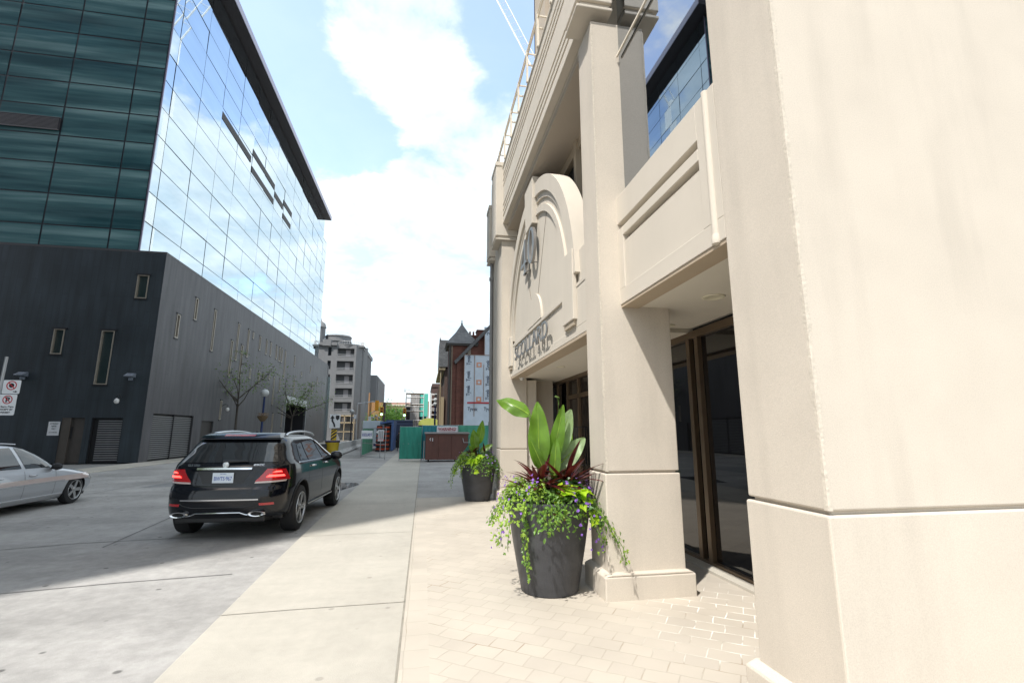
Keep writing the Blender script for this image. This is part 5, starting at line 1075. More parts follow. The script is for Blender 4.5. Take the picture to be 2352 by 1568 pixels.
# ================================================================ globe lamps
def globelamp(label, x, y, h, globes, m, basket=False, r=.22):
    t = thing('street_lamp', label, 'street lamp', (x, y, 0), group='globe street lamps'); b = MB()
    b.lathe([(.17, 0), (.17, .35), (.10, .5), (.085, .55), (.075, h-.25), (.10, h-.2), (.06, h-.1)], (x, y, 0), 14); 
    for gx, gz in globes: b.tube([(x, y, h-.3), (x+gx, y, h+gz-.32), (x+gx, y, h+gz-.18)], .03, 6)
    b.build('post', m, t, smooth=True)
    for gx, gz in globes: b = MB(); b.lathe([(0, -r), (r*.6, -r*.8), (r*.95, -r*.3), (r, 0), (r*.9, r*.45), (r*.55, r*.84), (0, r)], (x+gx, y, h+gz), 20); b.build('globe', mat('opal_globe', (.50, .52, .52), .25), t, smooth=True)
    if basket:
        b = MB(); b.lathe([(0, -.42), (.18, -.34), (.36, -.1), (.42, .05), (.38, .06), (.1, -.1)], (x, y, h-1.9), 18); bk = b.build('hanging_basket', mat('coir_brown', (.16, .11, .06), .95, var=.3, vscale=15), t, smooth=True)
        b = MB(); r_ = random.Random(4)
        for _ in range(160): a = r_.random()*6.28; rr = r_.random()*.42; smallleaf(b, (x+rr*math.cos(a), y+rr*math.sin(a), h-1.85+r_.uniform(0, .25)), (r_.uniform(-1, 1), r_.uniform(-1, 1), 1), (r_.uniform(-1, 1), r_.uniform(-1, 1), -.3), .12)
        b.build('basket_flowers', mat('dry_flowers', (.28, .20, .13), .8, var=.4, vscale=9), bk, fix=False)
    return t
globelamp('navy street lamp with a white globe and a brown hanging basket, behind the black SUV', -12.8, 42, 4.8, [(0, 0)], NAVY, True, .32)
globelamp('black street lamp with one white globe before the grey apartment building', -8.45, 60, 4.05, [(0, 0)], BLACKM, r=.27)
globelamp('far street lamp with three white globes above the pale truck box', -5.75, 61, 3.35, [(0, .22), (-.33, 0), (.33, 0)], NAVY, r=.17)
globelamp('lamp with two white globes against the old brick row on the right', 1.0, 46, 4.35, [(0, .3), (0, -.1)], NAVY, r=.2)
# ================================================================ green-screened gates, fence, warning sign, dumpster
GRN = mat('green_mesh_screen', (.025, .27, .20), .6, var=.12, vscale=1.5, stain=.2); GRN2 = mat('green_mesh_dark', (.04, .20, .12), .6, var=.25, vscale=2); TEAL = mat('teal_screen', (.02, .22, .27), .6, var=.15)
def gate(label, x0, y0, x1, y1, h, m, sag=0, nb=0):
    t = thing('fence_panel', label, 'fence', (x0, y0, 0), group='construction fence panels'); a = Vector((x0, y0, 0)); c = Vector((x1, y1, 0)); b = MB()
    for p in (a, c): b.cyl(p+Vector((0, 0, .03)), p+Vector((0, 0, h+.04)), .022, n=8)
    for z in (.12, h*.5, h): b.cyl(a+Vector((0, 0, z)), c+Vector((0, 0, z)), .018, n=6)
    b.build('frame', GREYM, t, smooth=True)
    if m:
        n = 24; v = []; r = random.Random(int(x0*7+y0)); d = (c-a); nrm = Vector((d.y, -d.x, 0)).normalized()
        for j in range(7):
            for i in range(n+1): v.append(a+d*(i/n)+Vector((0, 0, .13+(h-.13)*j/6))+nrm*(.03+.018*math.sin(i*1.1+j*.6+x0)+r.uniform(-.006, .006)))
        MB().add(v, [(j*(n+1)+i, j*(n+1)+i+1, (j+1)*(n+1)+i+1, (j+1)*(n+1)+i) for j in range(6) for i in range(n)]).build('mesh_screen', m, t, smooth=True, fix=False)
    return t
gate('bright green screened gate panel standing left of the brown dumpster', -1.40, 30.3, -.10, 30.2, 2.02, GRN)
t = gate('green screened gate swung open into the site, carrying a white street-name board', -4.16, 34.8, -4.2, 42.6, 1.95, GRN2)
gate('open mesh gate leaf with a bare frame in the middle of the road', -4.12, 34.7, -2.28, 30.9, 1.93, None)
b = MB(); b.box(-4.05, -3.33, 33.6, 33.63, 1.26, 1.80); o = b.build('street_name_board', SIGNW); tag(o, 'white board with blue street name lettering tied to the open gate', 'sign')
text('board_lettering', '18 SCOLLARD ST', .26, mat('blue_ink', (.05, .07, .30), .5), (-3.69, 33.595, 1.44), (1, 0, 0), (0, 0, 1), o, .004, width=.64, bold=.006)
t = thing('detour_sign', 'white arrow-shaped notice sign with columns of dark print beside the orange drums', 'sign', (-2.85, 34, 0))
b = MB(); b.prism([(-3.18, 1.66), (-3.0, 1.84), (-2.62, 1.84), (-2.66, 1.1), (-3.02, 1.1), (-3.02, 1.62)], 'Y', 34.0, 34.03); s = b.build('sign_plate', SIGNW, t); b = MB(); b.cyl((-2.84, 34.05, 0), (-2.84, 34.05, 1.1), .025, n=8); b.build('post', GREYM, t)
b = MB()
for i in range(3):
    for j in range(8): b.box(-2.98+i*.11, -2.98+i*.11+.07, 33.985, 33.999, 1.30+j*.062, 1.30+j*.062+.03)
b.build('print_columns', SIGNK, s); b = MB(); b.box(-3.0, -2.67, 33.985, 33.999, 1.235, 1.26); b.box(-3.0, -2.67, 33.985, 33.999, 1.18, 1.195); b.build('red_bars', SIGNR, s)
gate('teal screened fence panel behind the dumpster on its left', -.08, 30.5, .9, 30.5, 2.1, TEAL)
gate('teal screened fence panel directly behind the warning sign', .92, 30.5, 2.1, 30.5, 2.1, TEAL)
gate('mid green screened fence panel behind the dumpster on its right', 2.12, 30.5, 4.0, 30.5, 2.11, mat('green_mesh_mid', (.06, .30, .20), .6, var=.1))
gate('light teal screened fence panel beside the end of the stone building', 4.02, 30.5, 6.2, 30.5, 2.3, mat('light_teal_mesh', (.10, .38, .38), .6, var=.15))
b = MB(); b.box(.80, 2.08, 30.40, 30.42, 1.68, 2.06); o = b.build('warning_sign', SIGNW); tag(o, 'long white WARNING! sign in dark red capitals above the brown dumpster', 'sign')
text('sign_words', 'WARNING!', .25, mat('dark_red_ink', (.35, .03, .05), .5), (1.44, 30.393, 1.80), (1, 0, 0), (0, 0, 1), o, .004, width=1.12, bold=.008)
b = MB(); b.box(.95, 1.92, 30.39, 30.399, 1.745, 1.758); b.build('rule_line', SIGNR, o)
DB = mat('dumpster_brown', (.11, .042, .03), .55, var=.18, vscale=2, stain=.25, bump=.1, bscale=12)
t = thing('dumpster', 'rusty brown wheeled dumpster with a sloping lid in front of the green fence', 'dumpster', (1.2, 29.9, 0))
b = MB(); b.prism([(.13, .12), (2.05, .12), (2.62, .95), (2.62, 1.58), (.13, 1.58)], 'Y', 29.0, 30.25)
for x in (.9, 1.65): b.box(x, x+.06, 28.96, 29.0, .14, 1.5)
b.box(.10, 2.65, 28.95, 30.3, 1.52, 1.585); b.build('bin_body', DB, t, bevel=.012)
b = MB(); b.prism([(28.93, 1.60), (30.3, 1.68), (30.3, 1.71), (28.93, 1.635)], 'X', .06, 2.72); b.build('lid', mat('dumpster_lid', (.16, .13, .12), .5, var=.15), t, bevel=.005)
for x in (.32, 1.9):
    for y in (29.15, 30.1): b = MB(); b.cyl((x-.03, y, .07), (x+.03, y, .07), .075, n=16); b.box(x-.05, x+.05, y-.03, y+.03, .08, .14); b.build('wheel', TYRE, t)
b = MB(); b.tube([(2.3, 28.98, 1.35), (2.35, 28.9, 1.1), (2.7, 28.9, 1.1), (2.7, 28.98, 1.3)], .02, 6); b.build('side_bar', GREYM, t, smooth=True)
text('bin_number', '61', .26, SIGNW, (.47, 28.985, 1.18), (1, 0, 0), (0, 0, 1), t, .004, bold=.006)
b = MB(); b.box(.02, .07, 29.3, 29.34, .1, 1.2); b.build('prop_bar', GREYM, t)
# orange and black drums in stacks
ORG = mat('drum_orange', (.55, .07, .02), .55); 
def drumstack(x, y, n, label):
    t = thing('traffic_drum_stack', label, 'traffic drums', (x, y, 0), group='stacks of striped drums'); 
    for k in range(n):
        z = k*.38; b = MB(); b.lathe([(.30, z), (.30, z+.05), (.25, z+.06), (.23, z+.36)], (x, y, 0), 18); b.build('drum', mat('drum_black', (.03, .03, .035)), t, smooth=True); b = MB(); b.cyl((x, y, z+.13), (x, y, z+.27), .252, n=18); b.build('orange_band', ORG, t)
drumstack(-3.95, 45.6, 6, 'stack of orange and black striped drums beside the open gate'); drumstack(-3.3, 45.8, 6, 'stack of orange and black striped drums next to the blue booth'); drumstack(-3.62, 44.9, 3, 'short stack of orange and black striped drums in front of the two tall stacks')
# truck box, blue booth, container, tarp
t = thing('box_truck', 'pale blue-white truck box with twin doors behind the green gate', 'truck', (-5, 48, 0))
b = MB(); b.box(-5.72, -4.12, 48, 53, .75, 2.74); b.box(-5.8, -4.05, 47.95, 48.05, .6, .75); b.build('cargo_box', mat('truck_white', (.62, .70, .74), .4, var=.05), t, bevel=.02)
b = MB(); b.box(-4.98, -4.86, 47.93, 47.998, .8, 2.7); b.box(-5.66, -5.0, 47.97, 47.999, .82, 2.66); b.box(-4.84, -4.18, 47.97, 47.999, .82, 2.66); b.build('rear_door', mat('truck_door', (.58, .68, .74), .4), t, bevel=.01)
for x in (-5.55, -4.3): b = MB(); b.cyl((x-.12, 49.3, .42), (x+.12, 49.3, .42), .42, n=20); b.build('wheel', TYRE, t)
t = thing('site_booth', 'bright blue open-fronted covered walkway frame beside the drum stacks', 'shed', (-3.2, 48, 0)); BL = mat('booth_blue', (.09, .18, .42), .5, var=.08)
b = MB(); b.box(-2.95, -2.80, 46.4, 52, 0, 2.6); b.prism([(-4.0, 2.42), (-2.8, 2.6), (-2.8, 2.75), (-4.0, 2.55)], 'Y', 46.4, 52); b.box(-2.80, -2.74, 46.38, 46.5, 0, 2.72); b.build('blue_frame', BL, t); b = MB(); b.box(-4.0, -2.95, 51.6, 52, 0, 2.4); b.box(-2.951, -2.945, 46.6, 52, 0, 2.5); b.build('grey_lining', mat('booth_grey', (.20, .19, .22), .6), t)
t = thing('shipping_container', 'long dark blue container with a black underside at the back of the site', 'container', (-3, 56, 0))
b = MB(); b.box(-4.1, -1.2, 55, 57.4, .9, 2.98); b.build('container_body', mat('container_blue', (.035, .055, .12), .5, var=.15), t, bevel=.02); b = MB(); b.box(-4.12, -1.18, 54.96, 55.0, 2.5, 2.62); b.box(-4.12, -1.18, 54.96, 55.0, 2.85, 2.98); b.build('rail', mat('container_rail', (.10, .14, .25), .5), t)
b = MB(); b.box(-4.0, -1.3, 55.2, 57.2, 0, .9); b.build('underframe', BLACKM, t)
t = thing('tarp_tent', 'blue-walled tent under a domed yellow-green tarpaulin', 'tent', (.6, 57, 0))
pts = [(-.62+2.48*(1-math.cos(math.pi*i/16))/2, 2.50+.72*math.sin(math.pi*i/16)**.8) for i in range(17)]
b = MB(); b.prism([(-.62, 2.42)]+pts+[(1.86, 2.42)], 'Y', 56, 62); b.build('tarp_roof', mat('tarp_yellow_green', (.48, .52, .13), .6, var=.15, vscale=2), t, smooth=True, sharp=50)
b = MB(); b.box(-.6, 1.84, 56.1, 61.8, 0, 2.42); b.build('blue_wall', mat('tent_blue', (.03, .08, .25), .6, var=.1), t)
# ================================================================ a person walking behind the green gate
def person(x, y, label):
    v = [(0, 0, .95), (0, .01, 1.15), (0, .02, 1.38), (0, .03, 1.50), (0, .05, 1.60), (0, .05, 1.72), (-.10, 0, .88), (-.12, .12, .50), (-.12, -.02, .10), (-.12, .13, .04), (.10, 0, .88), (.11, .02, .48), (.12, -.26, .12), (.12, -.16, .05), (-.19, .02, 1.40), (-.26, -.06, 1.15), (-.25, .06, .92), (-.25, .10, .84), (.19, .02, 1.40), (.26, .06, 1.15), (.25, .16, .94), (.25, .20, .86)]
    rad = [.145, .13, .155, .06, .085, .085, .095, .065, .045, .035, .095, .065, .045, .035, .06, .045, .035, .03, .06, .045, .035, .03]
    e = [(0, 1), (1, 2), (2, 3), (3, 4), (4, 5), (0, 6), (6, 7), (7, 8), (8, 9), (0, 10), (10, 11), (11, 12), (12, 13), (2, 14), (14, 15), (15, 16), (16, 17), (2, 18), (18, 19), (19, 20), (20, 21)]
    me = bpy.data.meshes.new('person'); me.from_pydata([(a+x, b_+y, c) for a, b_, c in v], e, []); o = bpy.data.objects.new('person', me); COL.objects.link(o)
    sk = o.modifiers.new('s', 'SKIN')
    for i, r_ in enumerate(rad): me.skin_vertices[0].data[i].radius = (r_, r_*.85)
    me.skin_vertices[0].data[0].use_root = True
    o.modifiers.new('u', 'SUBSURF').levels = 2
    dg = bpy.context.evaluated_depsgraph_get(); m2 = bpy.data.meshes.new_from_object(o.evaluated_get(dg)); o.modifiers.clear(); o.data = m2; m2.materials.clear()
    for m in (mat('dark_clothes', (.015, .015, .022), .8), mat('skin_tone', (.35, .20, .14), .6)): m2.materials.append(m)
    for p in m2.polygons: c = p.center; p.material_index = 1 if (c.z > 1.53 or (c.z < .93 and abs(c.x-x) > .215)) else 0; p.use_smooth = True
    tag(o, label, 'person'); b = MB(); b.lathe([(0, 1.85), (.06, 1.835), (.10, 1.78), (.102, 1.70), (.09, 1.66)], (x, y+.03, -.03), 16); b.build('hair', BLACKM, o, smooth=True); return o
person(-2.12, 44.5, 'person in dark clothes walking past the left edge of the bright green gate panel')
# ================================================================ brick houses on the right
BRICK = brickmat('red_brick', (.20, .075, .052), (.155, .058, .044), (.15, .095, .08), 1, .22, .075, .006, 'W', var=.2, bump=.15)
SLT = brickmat('roof_slates', (.12, .125, .13), (.085, .09, .095), (.03, .03, .03), 1, .3, .18, .008, 'W', var=.2, rough=.5)
H1 = thing('brick_house', 'red brick house with a pointed slate turret, chimneys and white wrapped side wall', 'building', (4, 40, 0))
bp_ = lambda b, n, m, **k: b.build(n, m, H1, **k)
b = MB(); b.box(1.86, 3.9, 38.4, 41.2, 0, 8.75); b.box(2.45, 3.95, 38.3, 38.4, 0, 7.4); b.prism([(2.42, 0), (9.5, 0), (9.5, 12), (4.8, 9.85), (2.42, 7.35)], 'Y', 38.41, 50); bp_(b, 'wall', BRICK)
b = MB(); b.prism([(2.2, 7.22), (2.34, 7.02), (5.3, 10.2), (5.15, 10.42)], 'Y', 37.95, 50.2); rf = bp_(b, 'roof', SLT)
b = MB(); ap_ = (2.9, 39.8, 10.72); c = [(1.55, 38.1, 8.72), (4.2, 38.1, 8.72), (4.2, 41.5, 8.72), (1.55, 41.5, 8.72)]; mid = [tuple(np.array(ap_)*.62+np.array(q)*.38-np.array((0, 0, .12))) for q in c]
b.add(c+mid+[ap_], [(i, (i+1) % 4, 4+(i+1) % 4, 4+i) for i in range(4)]+[(4+i, 4+(i+1) % 4, 8) for i in range(4)]+[(3, 2, 1, 0)]); bp_(b, 'turret_roof', SLT)
b = MB(); b.lathe([(.10, 0), (.05, .12), (.03, .2), (.06, .26), (.02, .32), (.0, .5)], (2.9, 39.8, 10.66), 10); bp_(b, 'finial', mat('lead_green', (.10, .16, .16), .5), smooth=True)
b = MB(); b.box(1.62, 4.1, 38.15, 41.4, 8.55, 8.72); b.box(1.80, 1.95, 38.25, 38.5, 0, 8.6); bp_(b, 'eaves', mat('eaves_dark', (.05, .045, .04), .6))
b = MB(); b.box(2.0, 2.08, 38.24, 38.36, 0, 8.5); bp_(b, 'downpipe', mat('pipe_tan', (.22, .18, .13), .5))
b = MB(); b.box(3.55, 4.25, 40.5, 41.2, 9, 9.85); b.box(3.5, 4.3, 40.45, 41.25, 9.78, 9.9)
for x in (3.62, 3.92): b.box(x, x+.14, 40.7, 40.9, 9.9, 10.25)
b.box(4.35, 6.2, 41, 42.2, 9.5, 10.45); b.box(4.3, 6.25, 40.95, 42.25, 10.4, 10.5); bp_(b, 'chimney', BRICK)
b = MB(); b.box(3.30, 3.55, 38.30, 38.40, 6.4, 8.9); bp_(b, 'flue_stack', mat('flue_beige', (.30, .27, .22), .7))
WRAP = mat('white_house_wrap', (.56, .64, .72), .4, var=.12, vscale=1.3, bump=1.0, bscale=3); TIM = mat('timber_batten', (.30, .18, .13), .8)
b = MB(); b.box(3.04, 7.5, 38.0, 38.28, 1.8, 7.76); wr = bp_(b, 'wrap_sheet', WRAP)
b = MB(); b.box(4.64, 7.5, 37.98, 38.29, 7.78, 10.1); bp_(b, 'wrap_sheet', WRAP)
b = MB(); b.box(3.0, 3.04, 37.95, 38.1, 1.8, 7.8); b.box(3.0, 6, 37.95, 38.05, 7.76, 7.80); b.box(3.83, 3.87, 37.96, 37.999, 2.9, 7.76); b.box(4.62, 4.65, 37.95, 38.1, 7.8, 10.1); b.box(4.58, 4.61, 37.96, 37.999, 4.1, 7.0); bp_(b, 'batten', TIM)
b = MB(); b.box(3.3, 7.5, 37.96, 37.999, 3.90, 4.02); bp_(b, 'red_tape', SIGNR)
INK = mat('wrap_ink', (.07, .09, .14), .6); OR = mat('wrap_orange', (.62, .30, .20), .6)
for (x, z) in ((3.50, 4.5), (3.50, 5.65), (3.50, 6.95), (5.05, 4.2), (5.05, 5.3), (5.05, 6.55)): text('wrap_lettering', 'Tyvek', .42, INK, (x, 37.985, z), (0, 0, 1), (-1, 0, 0), wr, .004, width=.85, align='LEFT', bold=.008)
for (x, z) in ((3.72, 3.35), (5.0, 3.35)): text('wrap_lettering', 'Tyvek', .38, INK, (x, 37.985, z), (1, 0, -.05), (.05, 0, 1), wr, .004, width=.8, bold=.008)
text('wrap_lettering', 'Tyvek', .36, INK, (5.0, 37.965, 9.5), (1, 0, 0), (0, 0, 1), wr, .004, width=.75, bold=.008)
b = MB()
for z in (4.35, 5.7, 7.1): b.box(4.0, 4.42, 37.99, 37.998, z-.32, z+.08)
b.build('orange_logo_block', OR, wr)
b = MB(); [b.cyl((4.21, 37.985, z-.12), (4.21, 37.99, z-.12), .1, n=14) for z in (4.35, 5.7, 7.1)]; b.build('logo_disc', WRAP, wr)
H2 = thing('brick_house', 'older brick house behind the turret with steep dark slate roof and bay front', 'building', (4, 55, 0))
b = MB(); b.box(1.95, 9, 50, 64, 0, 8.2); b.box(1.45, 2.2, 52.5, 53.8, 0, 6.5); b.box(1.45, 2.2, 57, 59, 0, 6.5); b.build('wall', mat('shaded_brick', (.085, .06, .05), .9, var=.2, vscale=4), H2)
b = MB(); b.prism([(1.33, 8.3), (1.36, 11.1), (3.6, 11.1), (8, 8.3)], 'Y', 49.6, 54); b.prism([(1.32, 10.9), (1.36, 11.45), (1.5, 11.1)], 'Y', 49.6, 49.9); b.build('roof', SLT, H2)
b = MB(); b.box(1.36, 2.0, 49.7, 64, 8.0, 8.3); b.cyl((1.55, 49.9, 0), (1.55, 49.9, 8), .06, n=8); b.box(1.62, 1.95, 49.8, 50, 0, 5.2); b.build('trim', mat('sand_trim', (.30, .25, .16), .7), H2)
b = MB(); [b.box(1.94, 1.96, y, y+.9, z, z+1.7) for y in (54.4, 60, 62) for z in (1, 4.3)]; b.build('window', mat('old_window', (.03, .04, .05), .2), H2)
b = MB(); b.box(.92, 4, 70, 80, 0, 8.0); b.prism([(.85, 8.0), (1.0, 8.5), (4, 8.5), (4, 8.0)], 'Y', 69.9, 80); o = b.build('brown_building', mat('brown_render', (.09, .055, .05), .8, var=.1)); tag(o, 'plain dark brown flat-roofed building beyond the brick row', 'building')
b = MB(); b.box(1.4, 2.0, 69.95, 70, 6.0, 7.2); b.build('window', BLACKM, o)
# ================================================================ grey apartment building beyond the glass office
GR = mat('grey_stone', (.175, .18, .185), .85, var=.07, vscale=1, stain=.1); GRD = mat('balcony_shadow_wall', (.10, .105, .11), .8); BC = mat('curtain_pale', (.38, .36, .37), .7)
A = thing('apartment_building', 'grey stone apartment building with recessed balconies, fluted street side and round roof drum', 'building', (-16, 105, 0))
ap = lambda b, n, m, par=None, **k: b.build(n, m, par or A, **k)
flr = [5.45+2.73*i for i in range(5)]
bops = [(-17.6, -14.35, z+.3, z+2.0) for z in flr[:4]]+[(-17.6, -14.35, flr[4]+.3, flr[4]+1.85)]
wops = [(-19.4, -18.75, z+.4, z+2.0) for z in flr]
b = MB(); b.sheet((-32, 100, 0), (1, 0, 0), (0, -1, 0), 18.05, 19.0, [(o[0]+32, o[1]+32, o[2]-.1, o[3]) for o in bops+wops+[(-17.6, -14.35, 3.2, 4.75)]], .9)
b.prism([(-32, 101), (-13.96, 101), (-12.2, 104), (-12.2, 104.3), (-32, 104.3)], 'Z', 0, 19.0); b.add([(-13.95, 100, 0), (-12.9, 101.2, 0), (-12.9, 101.2, 19), (-13.95, 100, 19)], [(0, 1, 2, 3)]); w_ = ap(b, 'wall', GR)
b = MB()
for i in range(14): y = 101.3+i*1.15; x = -12.9+.0*i; b.box(x-.4, x+.18, y, y+.55, 0, 18.2)
b.box(-20, -13.0, 101.2, 118, 0, 18.6); b.box(-13.4, -12.6, 101.2, 118.2, 18.2, 19.0); b.box(-20, -11.4, 118, 139, 0, 14.9)
for i in range(12): y = 118.8+i*1.7; b.box(-11.5, -11.1, y, y+.8, 0, 14.6)
ap(b, 'fluted_wing', GR)
b = MB()
for i in range(6):
    for z in flr[:5]: b.box(-13.0, -12.96, 101.9+i*2.3, 102.4+i*2.3, z, z+2)
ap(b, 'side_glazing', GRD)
for o in bops+[(-17.6, -14.35, 3.2, 4.75)]:
    b = MB(); b.box(o[0], o[1], 99.93, 99.99, o[2]+.25, o[2]+.33); b.box(o[0], o[1], 99.95, 99.98, o[2]-.08, o[2]+.02)
    for k in range(14): b.box(o[0]+k*.235, o[0]+k*.235+.03, 99.95, 99.98, o[2]+.02, o[2]+.25)
    bl = ap(b, 'balcony_rail', mat('rail_grey', (.30, .31, .32), .5))
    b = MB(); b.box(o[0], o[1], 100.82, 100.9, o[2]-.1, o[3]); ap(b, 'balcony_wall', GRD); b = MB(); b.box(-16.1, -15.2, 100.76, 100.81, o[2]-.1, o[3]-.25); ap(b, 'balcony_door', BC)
for o in wops: b = MB(); b.box(o[0], o[1], 100.3, 100.35, o[2]-.1, o[3]); ap(b, 'window', mat('grey_window', (.03, .035, .04), .15))
b = MB(); b.box(-32, -17.7, 99.6, 101, 18.75, 19.3); b.box(-20.5, -18.9, 99.5, 101, 17.0+1.6, 19.9); b.lathe([(2.1, 18.2), (2.3, 18.6), (2.25, 18.7), (2.4, 19.0), (2.4, 19.15)], (-15.6, 102.2, 0), 28); b.box(-17.6, -12.6, 100.3, 104, 18.6, 18.95); ap(b, 'cornice', GR, smooth=True, sharp=40)
b = MB(); b.lathe([(2.6, 19), (2.6, 19.9), (2.75, 20.1), (2.6, 20.2), (2.6, 21.0), (2.75, 21.1), (2.5, 21.4)], (-18.3, 104, 0), 32); b.lathe([(1.1, 19), (1.1, 22.6), (1.25, 22.7), (1.0, 23.6), (.3, 24.1), (.1, 24.8)], (-21.7, 102, 0), 20); ap(b, 'roof_drum', GR, smooth=True, sharp=40)
b = MB()
for i in range(30): a = R(12*i); b.cyl((-15.6+2.3*math.cos(a), 102.2+2.3*math.sin(a), 19.1), (-15.6+2.3*math.cos(a), 102.2+2.3*math.sin(a), 19.75), .025, n=4)
b.tube([(-15.6+2.3*math.cos(R(12*i)), 102.2+2.3*math.sin(R(12*i)), 19.75) for i in range(31)], .03, 4)
b.tube([(-18.3+2.5*math.cos(R(12*i)), 104+2.5*math.sin(R(12*i)), 21.9) for i in range(31)], .03, 4); b.tube([(-13.8, 100.5, 19.6), (-12.6, 101.3, 19.6), (-12.6, 118, 19.6)], .03, 4); b.box(-13.1, -12.7, 100.9, 101.3, 19, 19.75)
ap(b, 'roof_railing', mat('pale_rail', (.6, .6, .6), .5))
b = MB(); b.box(-17.5, -13.2, 98, 99.9, 3.3, 3.5); b.box(-17.5, -13.2, 98, 98.1, 4.6, 4.8); [b.box(x, x+.12, 98, 98.1, 0, 4.8) for x in (-17.0, -15.2, -13.4)]; b.box(-17.5, -13.2, 98, 98.1, 1.6, 1.75)
o = b.build('scaffold', mat('scaffold_timber', (.42, .33, .20), .7)); tag(o, 'timber and steel scaffold at the foot of the grey apartment building', 'scaffold', 'scaffolds around the site')
# ================================================================ scaffolds, core tower, mint wall, far buildings
def scaffold(label, x0, x1, y, z1, bays, levels):
    t = thing('scaffold', label, 'scaffold', (x0, y, 0), group='scaffolds around the site'); b = MB()
    for i in range(bays+1):
        x = x0+(x1-x0)*i/bays
        for yy in (y, y+1.5): b.cyl((x, yy, 0), (x, yy, z1), .045, n=6)
    for z in levels:
        for yy in (y, y+1.5): b.cyl((x0, yy, z), (x1, yy, z), .045, n=6)
    b.build('tubes', mat('scaffold_white', (.72, .72, .70), .45), t, smooth=True)
    b = MB(); [b.box(x0, x1, y, y+1.5, z-.1, z-.04) for z in levels[::2]]; b.build('planks', mat('scaffold_plank', (.35, .25, .15), .8), t); return t
scaffold('white tube scaffold in front of the grey block and mint wall', -2.62, -.12, 70, 7.1, 1, [2.4, 3.3, 4.6, 5.2, 5.55, 6.5, 7.1])
scaffold('white tube scaffold against the dark brown building', .92, 2.05, 68.5, 7.0, 1, [2.9, 3.4, 4.0, 4.6, 4.85, 5.4, 6.1, 6.9])
b = MB(); b.box(-3.0, .4, 80, 86, 0, 5.6); b.box(-2.9, .35, 79.7, 80, 3.8, 4.1); o = b.build('unfinished_building', mat('site_dark', (.05, .045, .045), .9)); tag(o, 'dark unfinished concrete floors behind the white scaffold', 'building')
b = MB(); b.box(-2.15, -.78, 76, 79, 0, 7.6); o = b.build('concrete_core', mat('core_grey', (.36, .35, .34), .8, var=.05)); tag(o, 'pale grey concrete core block rising behind the scaffold', 'building')
b = MB(); b.box(-.76, .52, 76.2, 78.5, 4.0, 7.5); b.box(-.5, .3, 76.5, 78.5, 0, 4.0); o = b.build('mint_wall', mat('mint_sheathing', (.12, .62, .50), .5)); tag(o, 'bright mint green sheathed wall beside the pale grey core block', 'building')
b = MB(); b.box(.55, .9, 95, 99, 0, 7.5); o = b.build('far_house', mat('far_tan', (.35, .28, .22), .8)); tag(o, 'narrow sunlit tan house front in the gap right of the mint wall', 'building')
b = MB(); b.box(-14, -.5, 130, 145, 0, 9.2); o = b.build('long_low_building', mat('pink_brick_far', (.42, .25, .20), .9, var=.05)); tag(o, 'long low pink brick building closing the street beyond the trees', 'building')
b = MB(); b.box(-14, -.5, 129.8, 130, 8.3, 8.65); b.box(-14, -.5, 129.8, 130, 5.6, 6.2); b.build('pale_band', mat('pale_band_far', (.62, .58, .48), .8), o)
b = MB(); [b.box(-13.6+i*1.3, -12.7+i*1.3, 129.85, 130, 6.4, 7.5) for i in range(10)]; b.build('window', mat('far_window', (.12, .2, .2), .2), o)
b = MB(); b.box(-10.8, -7.6, 99, 101, 0, 7.4); b.box(-10.9, -10.7, 98.6, 99, 0, 9.2); o = b.build('hoarding_building', mat('orange_brick', (.36, .20, .09), .9, var=.12)); tag(o, 'orange-brown brick front behind the traffic signals', 'building')
b = MB(); b.box(-10.6, -7.7, 98.9, 99, 2.8, 3.9); b.build('shop_band', mat('band_cream', (.45, .36, .2), .8), o)
b = MB(); b.box(-7.55, -7.1, 92, 93, 0, 7.0); o = b.build('dark_post', mat('post_brown', (.07, .05, .05), .8)); tag(o, 'dark square post standing just right of the traffic signals', 'post')
# ================================================================ traffic signals
SY_ = mat('signal_yellow', (.80, .36, .01), .45)
def signal(label, pts, hx, hz, y, lit=True, post=None, sz=1.0, extra=None):
    t = thing('traffic_signal', label, 'traffic light', (pts[0][0], y, 0), group='traffic signals at the crossing')
    b = MB(); b.tube([(p[0], y, p[1]) for p in pts], [.09*sz]+[.05*sz]*(len(pts)-1), 8); b.build('mast_arm', mat('mast_grey', (.50, .52, .53), .4, .3), t, smooth=True)
    b = MB(); w, h = .20*sz, .58*sz; b.box(hx-w, hx+w, y-.2, y+.1, hz-h, hz+h); hd = b.build('signal_head', SY_, t, bevel=.02)
    if lit:
        for k, m in ((1, mat('lens_red_off', (.15, .02, .01), .3)), (0, mat('lens_amber_off', (.20, .08, .01), .3)), (-1, mat('lens_green_lit', (.1, .9, .5), .3, emit=((.25, 1, .6), 4)))):
            b = MB(); b.cyl((hx, y-.23, hz+k*.36*sz), (hx, y-.2, hz+k*.36*sz), .13*sz, n=14); b.build('lens', m, hd)
            b = MB(); b.box(hx-.14*sz, hx+.14*sz, y-.42, y-.2, hz+k*.36*sz+.13*sz, hz+k*.36*sz+.15*sz); b.build('visor', SY_, hd)
    return t
signal('yellow signal head seen from behind on the nearest curved mast arm', [(-7.85, 0), (-7.9, 4.9), (-7.9, 5.0), (-7.0, 5.1), (-6.2, 5.25), (-5.6, 5.22)], -5.62, 4.78, 60, lit=False, sz=1.05)
signal('yellow traffic signal showing green on the second mast arm', [(-6.4, 0), (-6.4, 3.9), (-5.9, 4.15), (-5.3, 4.4)], -5.08, 4.1, 60.6, sz=.95)
signal('small yellow traffic signal showing green just left of the white scaffold', [(-2.62, 0), (-2.6, 4.3), (-2.5, 4.4)], -2.40, 4.02, 61.5, sz=.9)
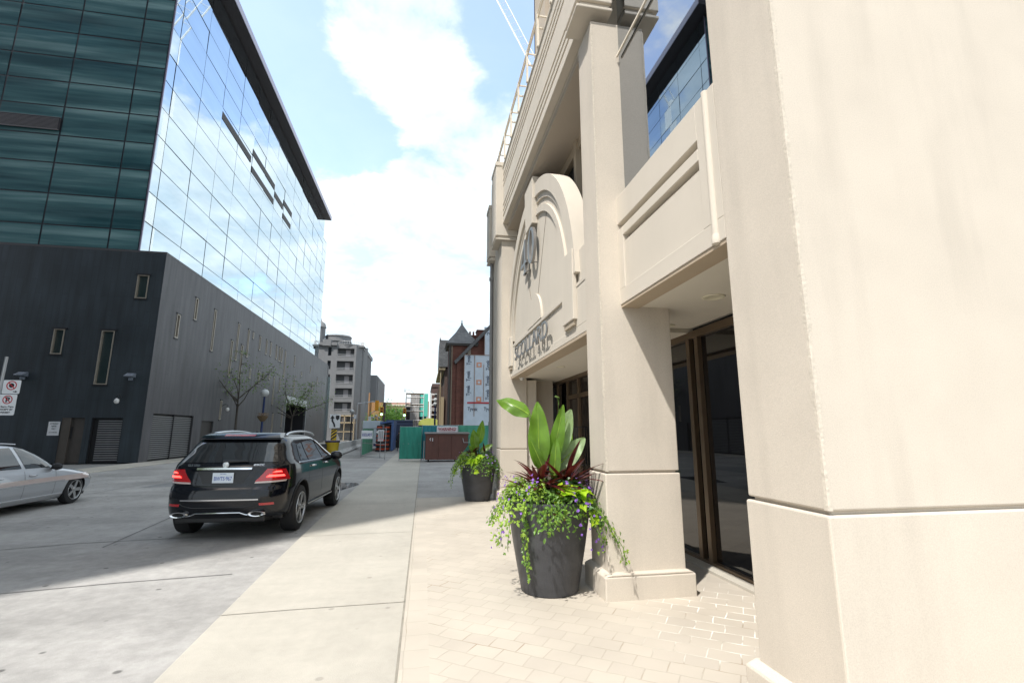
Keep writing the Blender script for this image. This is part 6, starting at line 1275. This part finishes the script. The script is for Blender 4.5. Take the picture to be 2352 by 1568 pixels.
b = MB(); b.box(-6.55, -6.2, 60, 60.03, 3.0, 3.5); b.box(-8.2, -7.9, 59.8, 59.83, 3.2, 3.7); o = b.build('turn_sign', SIGNW); tag(o, 'pair of small white turn restriction signs on the signal posts', 'sign')
b = MB(); b.tube([(-1.3, 75, 0), (-1.3, 75, 7.0), (-1.6, 75, 7.5), (-2.2, 75, 7.9), (-2.95, 75, 8.05)], [.07, .05, .04, .04, .03], 8); b.box(-3.2, -2.8, 74.9, 75.1, 7.96, 8.06); b.lathe([(0, -.12), (.12, -.05), (.12, .05), (0, .1)], (-3.0, 75, 7.75), 12); o = b.build('cobra_street_lamp', mat('lamp_silver', (.6, .62, .63), .4, .3), smooth=True); tag(o, 'tall curved-arm street lamp above the scaffold', 'street lamp')
# traffic cone near the grey building, blue mural billboard
b = MB(); b.lathe([(.18, 0), (.17, .04), (.13, .05), (.03, .7)], (-8.6, 52, 0), 14); o = b.build('traffic_cone', ORG, smooth=True); tag(o, 'small orange cone behind the concrete barriers', 'traffic cone')
t = thing('motor_scooter', 'dark scooter parked before the slate wall left of the arrow sign', 'scooter', (-7.7, 37.5, 0))
b = MB(); b.prism([(36.9, .35), (37.6, .35), (37.9, .6), (38.1, .62), (38.2, .75), (37.5, .82), (37.35, .55), (37.1, .55), (37.0, 1.0), (36.9, 1.0)], 'X', -7.85, -7.55); b.build('body', BLACKM, t, bevel=.04)
for y in (36.85, 38.1): b = MB(); b.cyl((-7.75, y, .25), (-7.65, y, .25), .25, n=18); b.build('wheel', TYRE, t)
b = MB(); b.tube([(-8.0, 36.9, 1.05), (-7.7, 36.95, 1.0), (-7.4, 36.9, 1.05)], .025, 6); b.cyl((-8.0, 36.9, 1.05), (-8.05, 36.9, 1.2), .02); b.build('handlebar', GREYM, t, smooth=True)
# ================================================================ tower crane far behind the stone building
t = thing('tower_crane', 'white lattice crane boom slanting down behind the terrace railing', 'crane', (30, 120, 0))
a = Vector((16.6, 120, 131)); c = Vector((31.5, 120, 101)); d = (c-a).normalized(); n = Vector((-d.z, 0, d.x)); w = 1.3; q = Vector((0, 1, 0)); b = MB()
ch = [n*w*1.05, -n*w*.9, q*1.6]
for o_ in ch: b.cyl(a+o_, c+o_, .13, n=6)
L_ = (c-a).length; k = int(L_/2.4)
for i in range(k):
    p = a+d*(i*2.4); p2 = a+d*((i+1)*2.4)
    for u, v in ((0, 1), (1, 2), (2, 0)): b.cyl(p+ch[u], p+ch[v], .06, n=4); 
    b.cyl(p+ch[1], p2+ch[2], .06, n=4)
b.build('boom', mat('crane_white', (.8, .8, .78), .5), t)
b = MB(); b.box(30.8, 32.2, 119.3, 120.7, 0, 101); b.build('mast', mat('crane_white', (.8, .8, .78), .5), t)
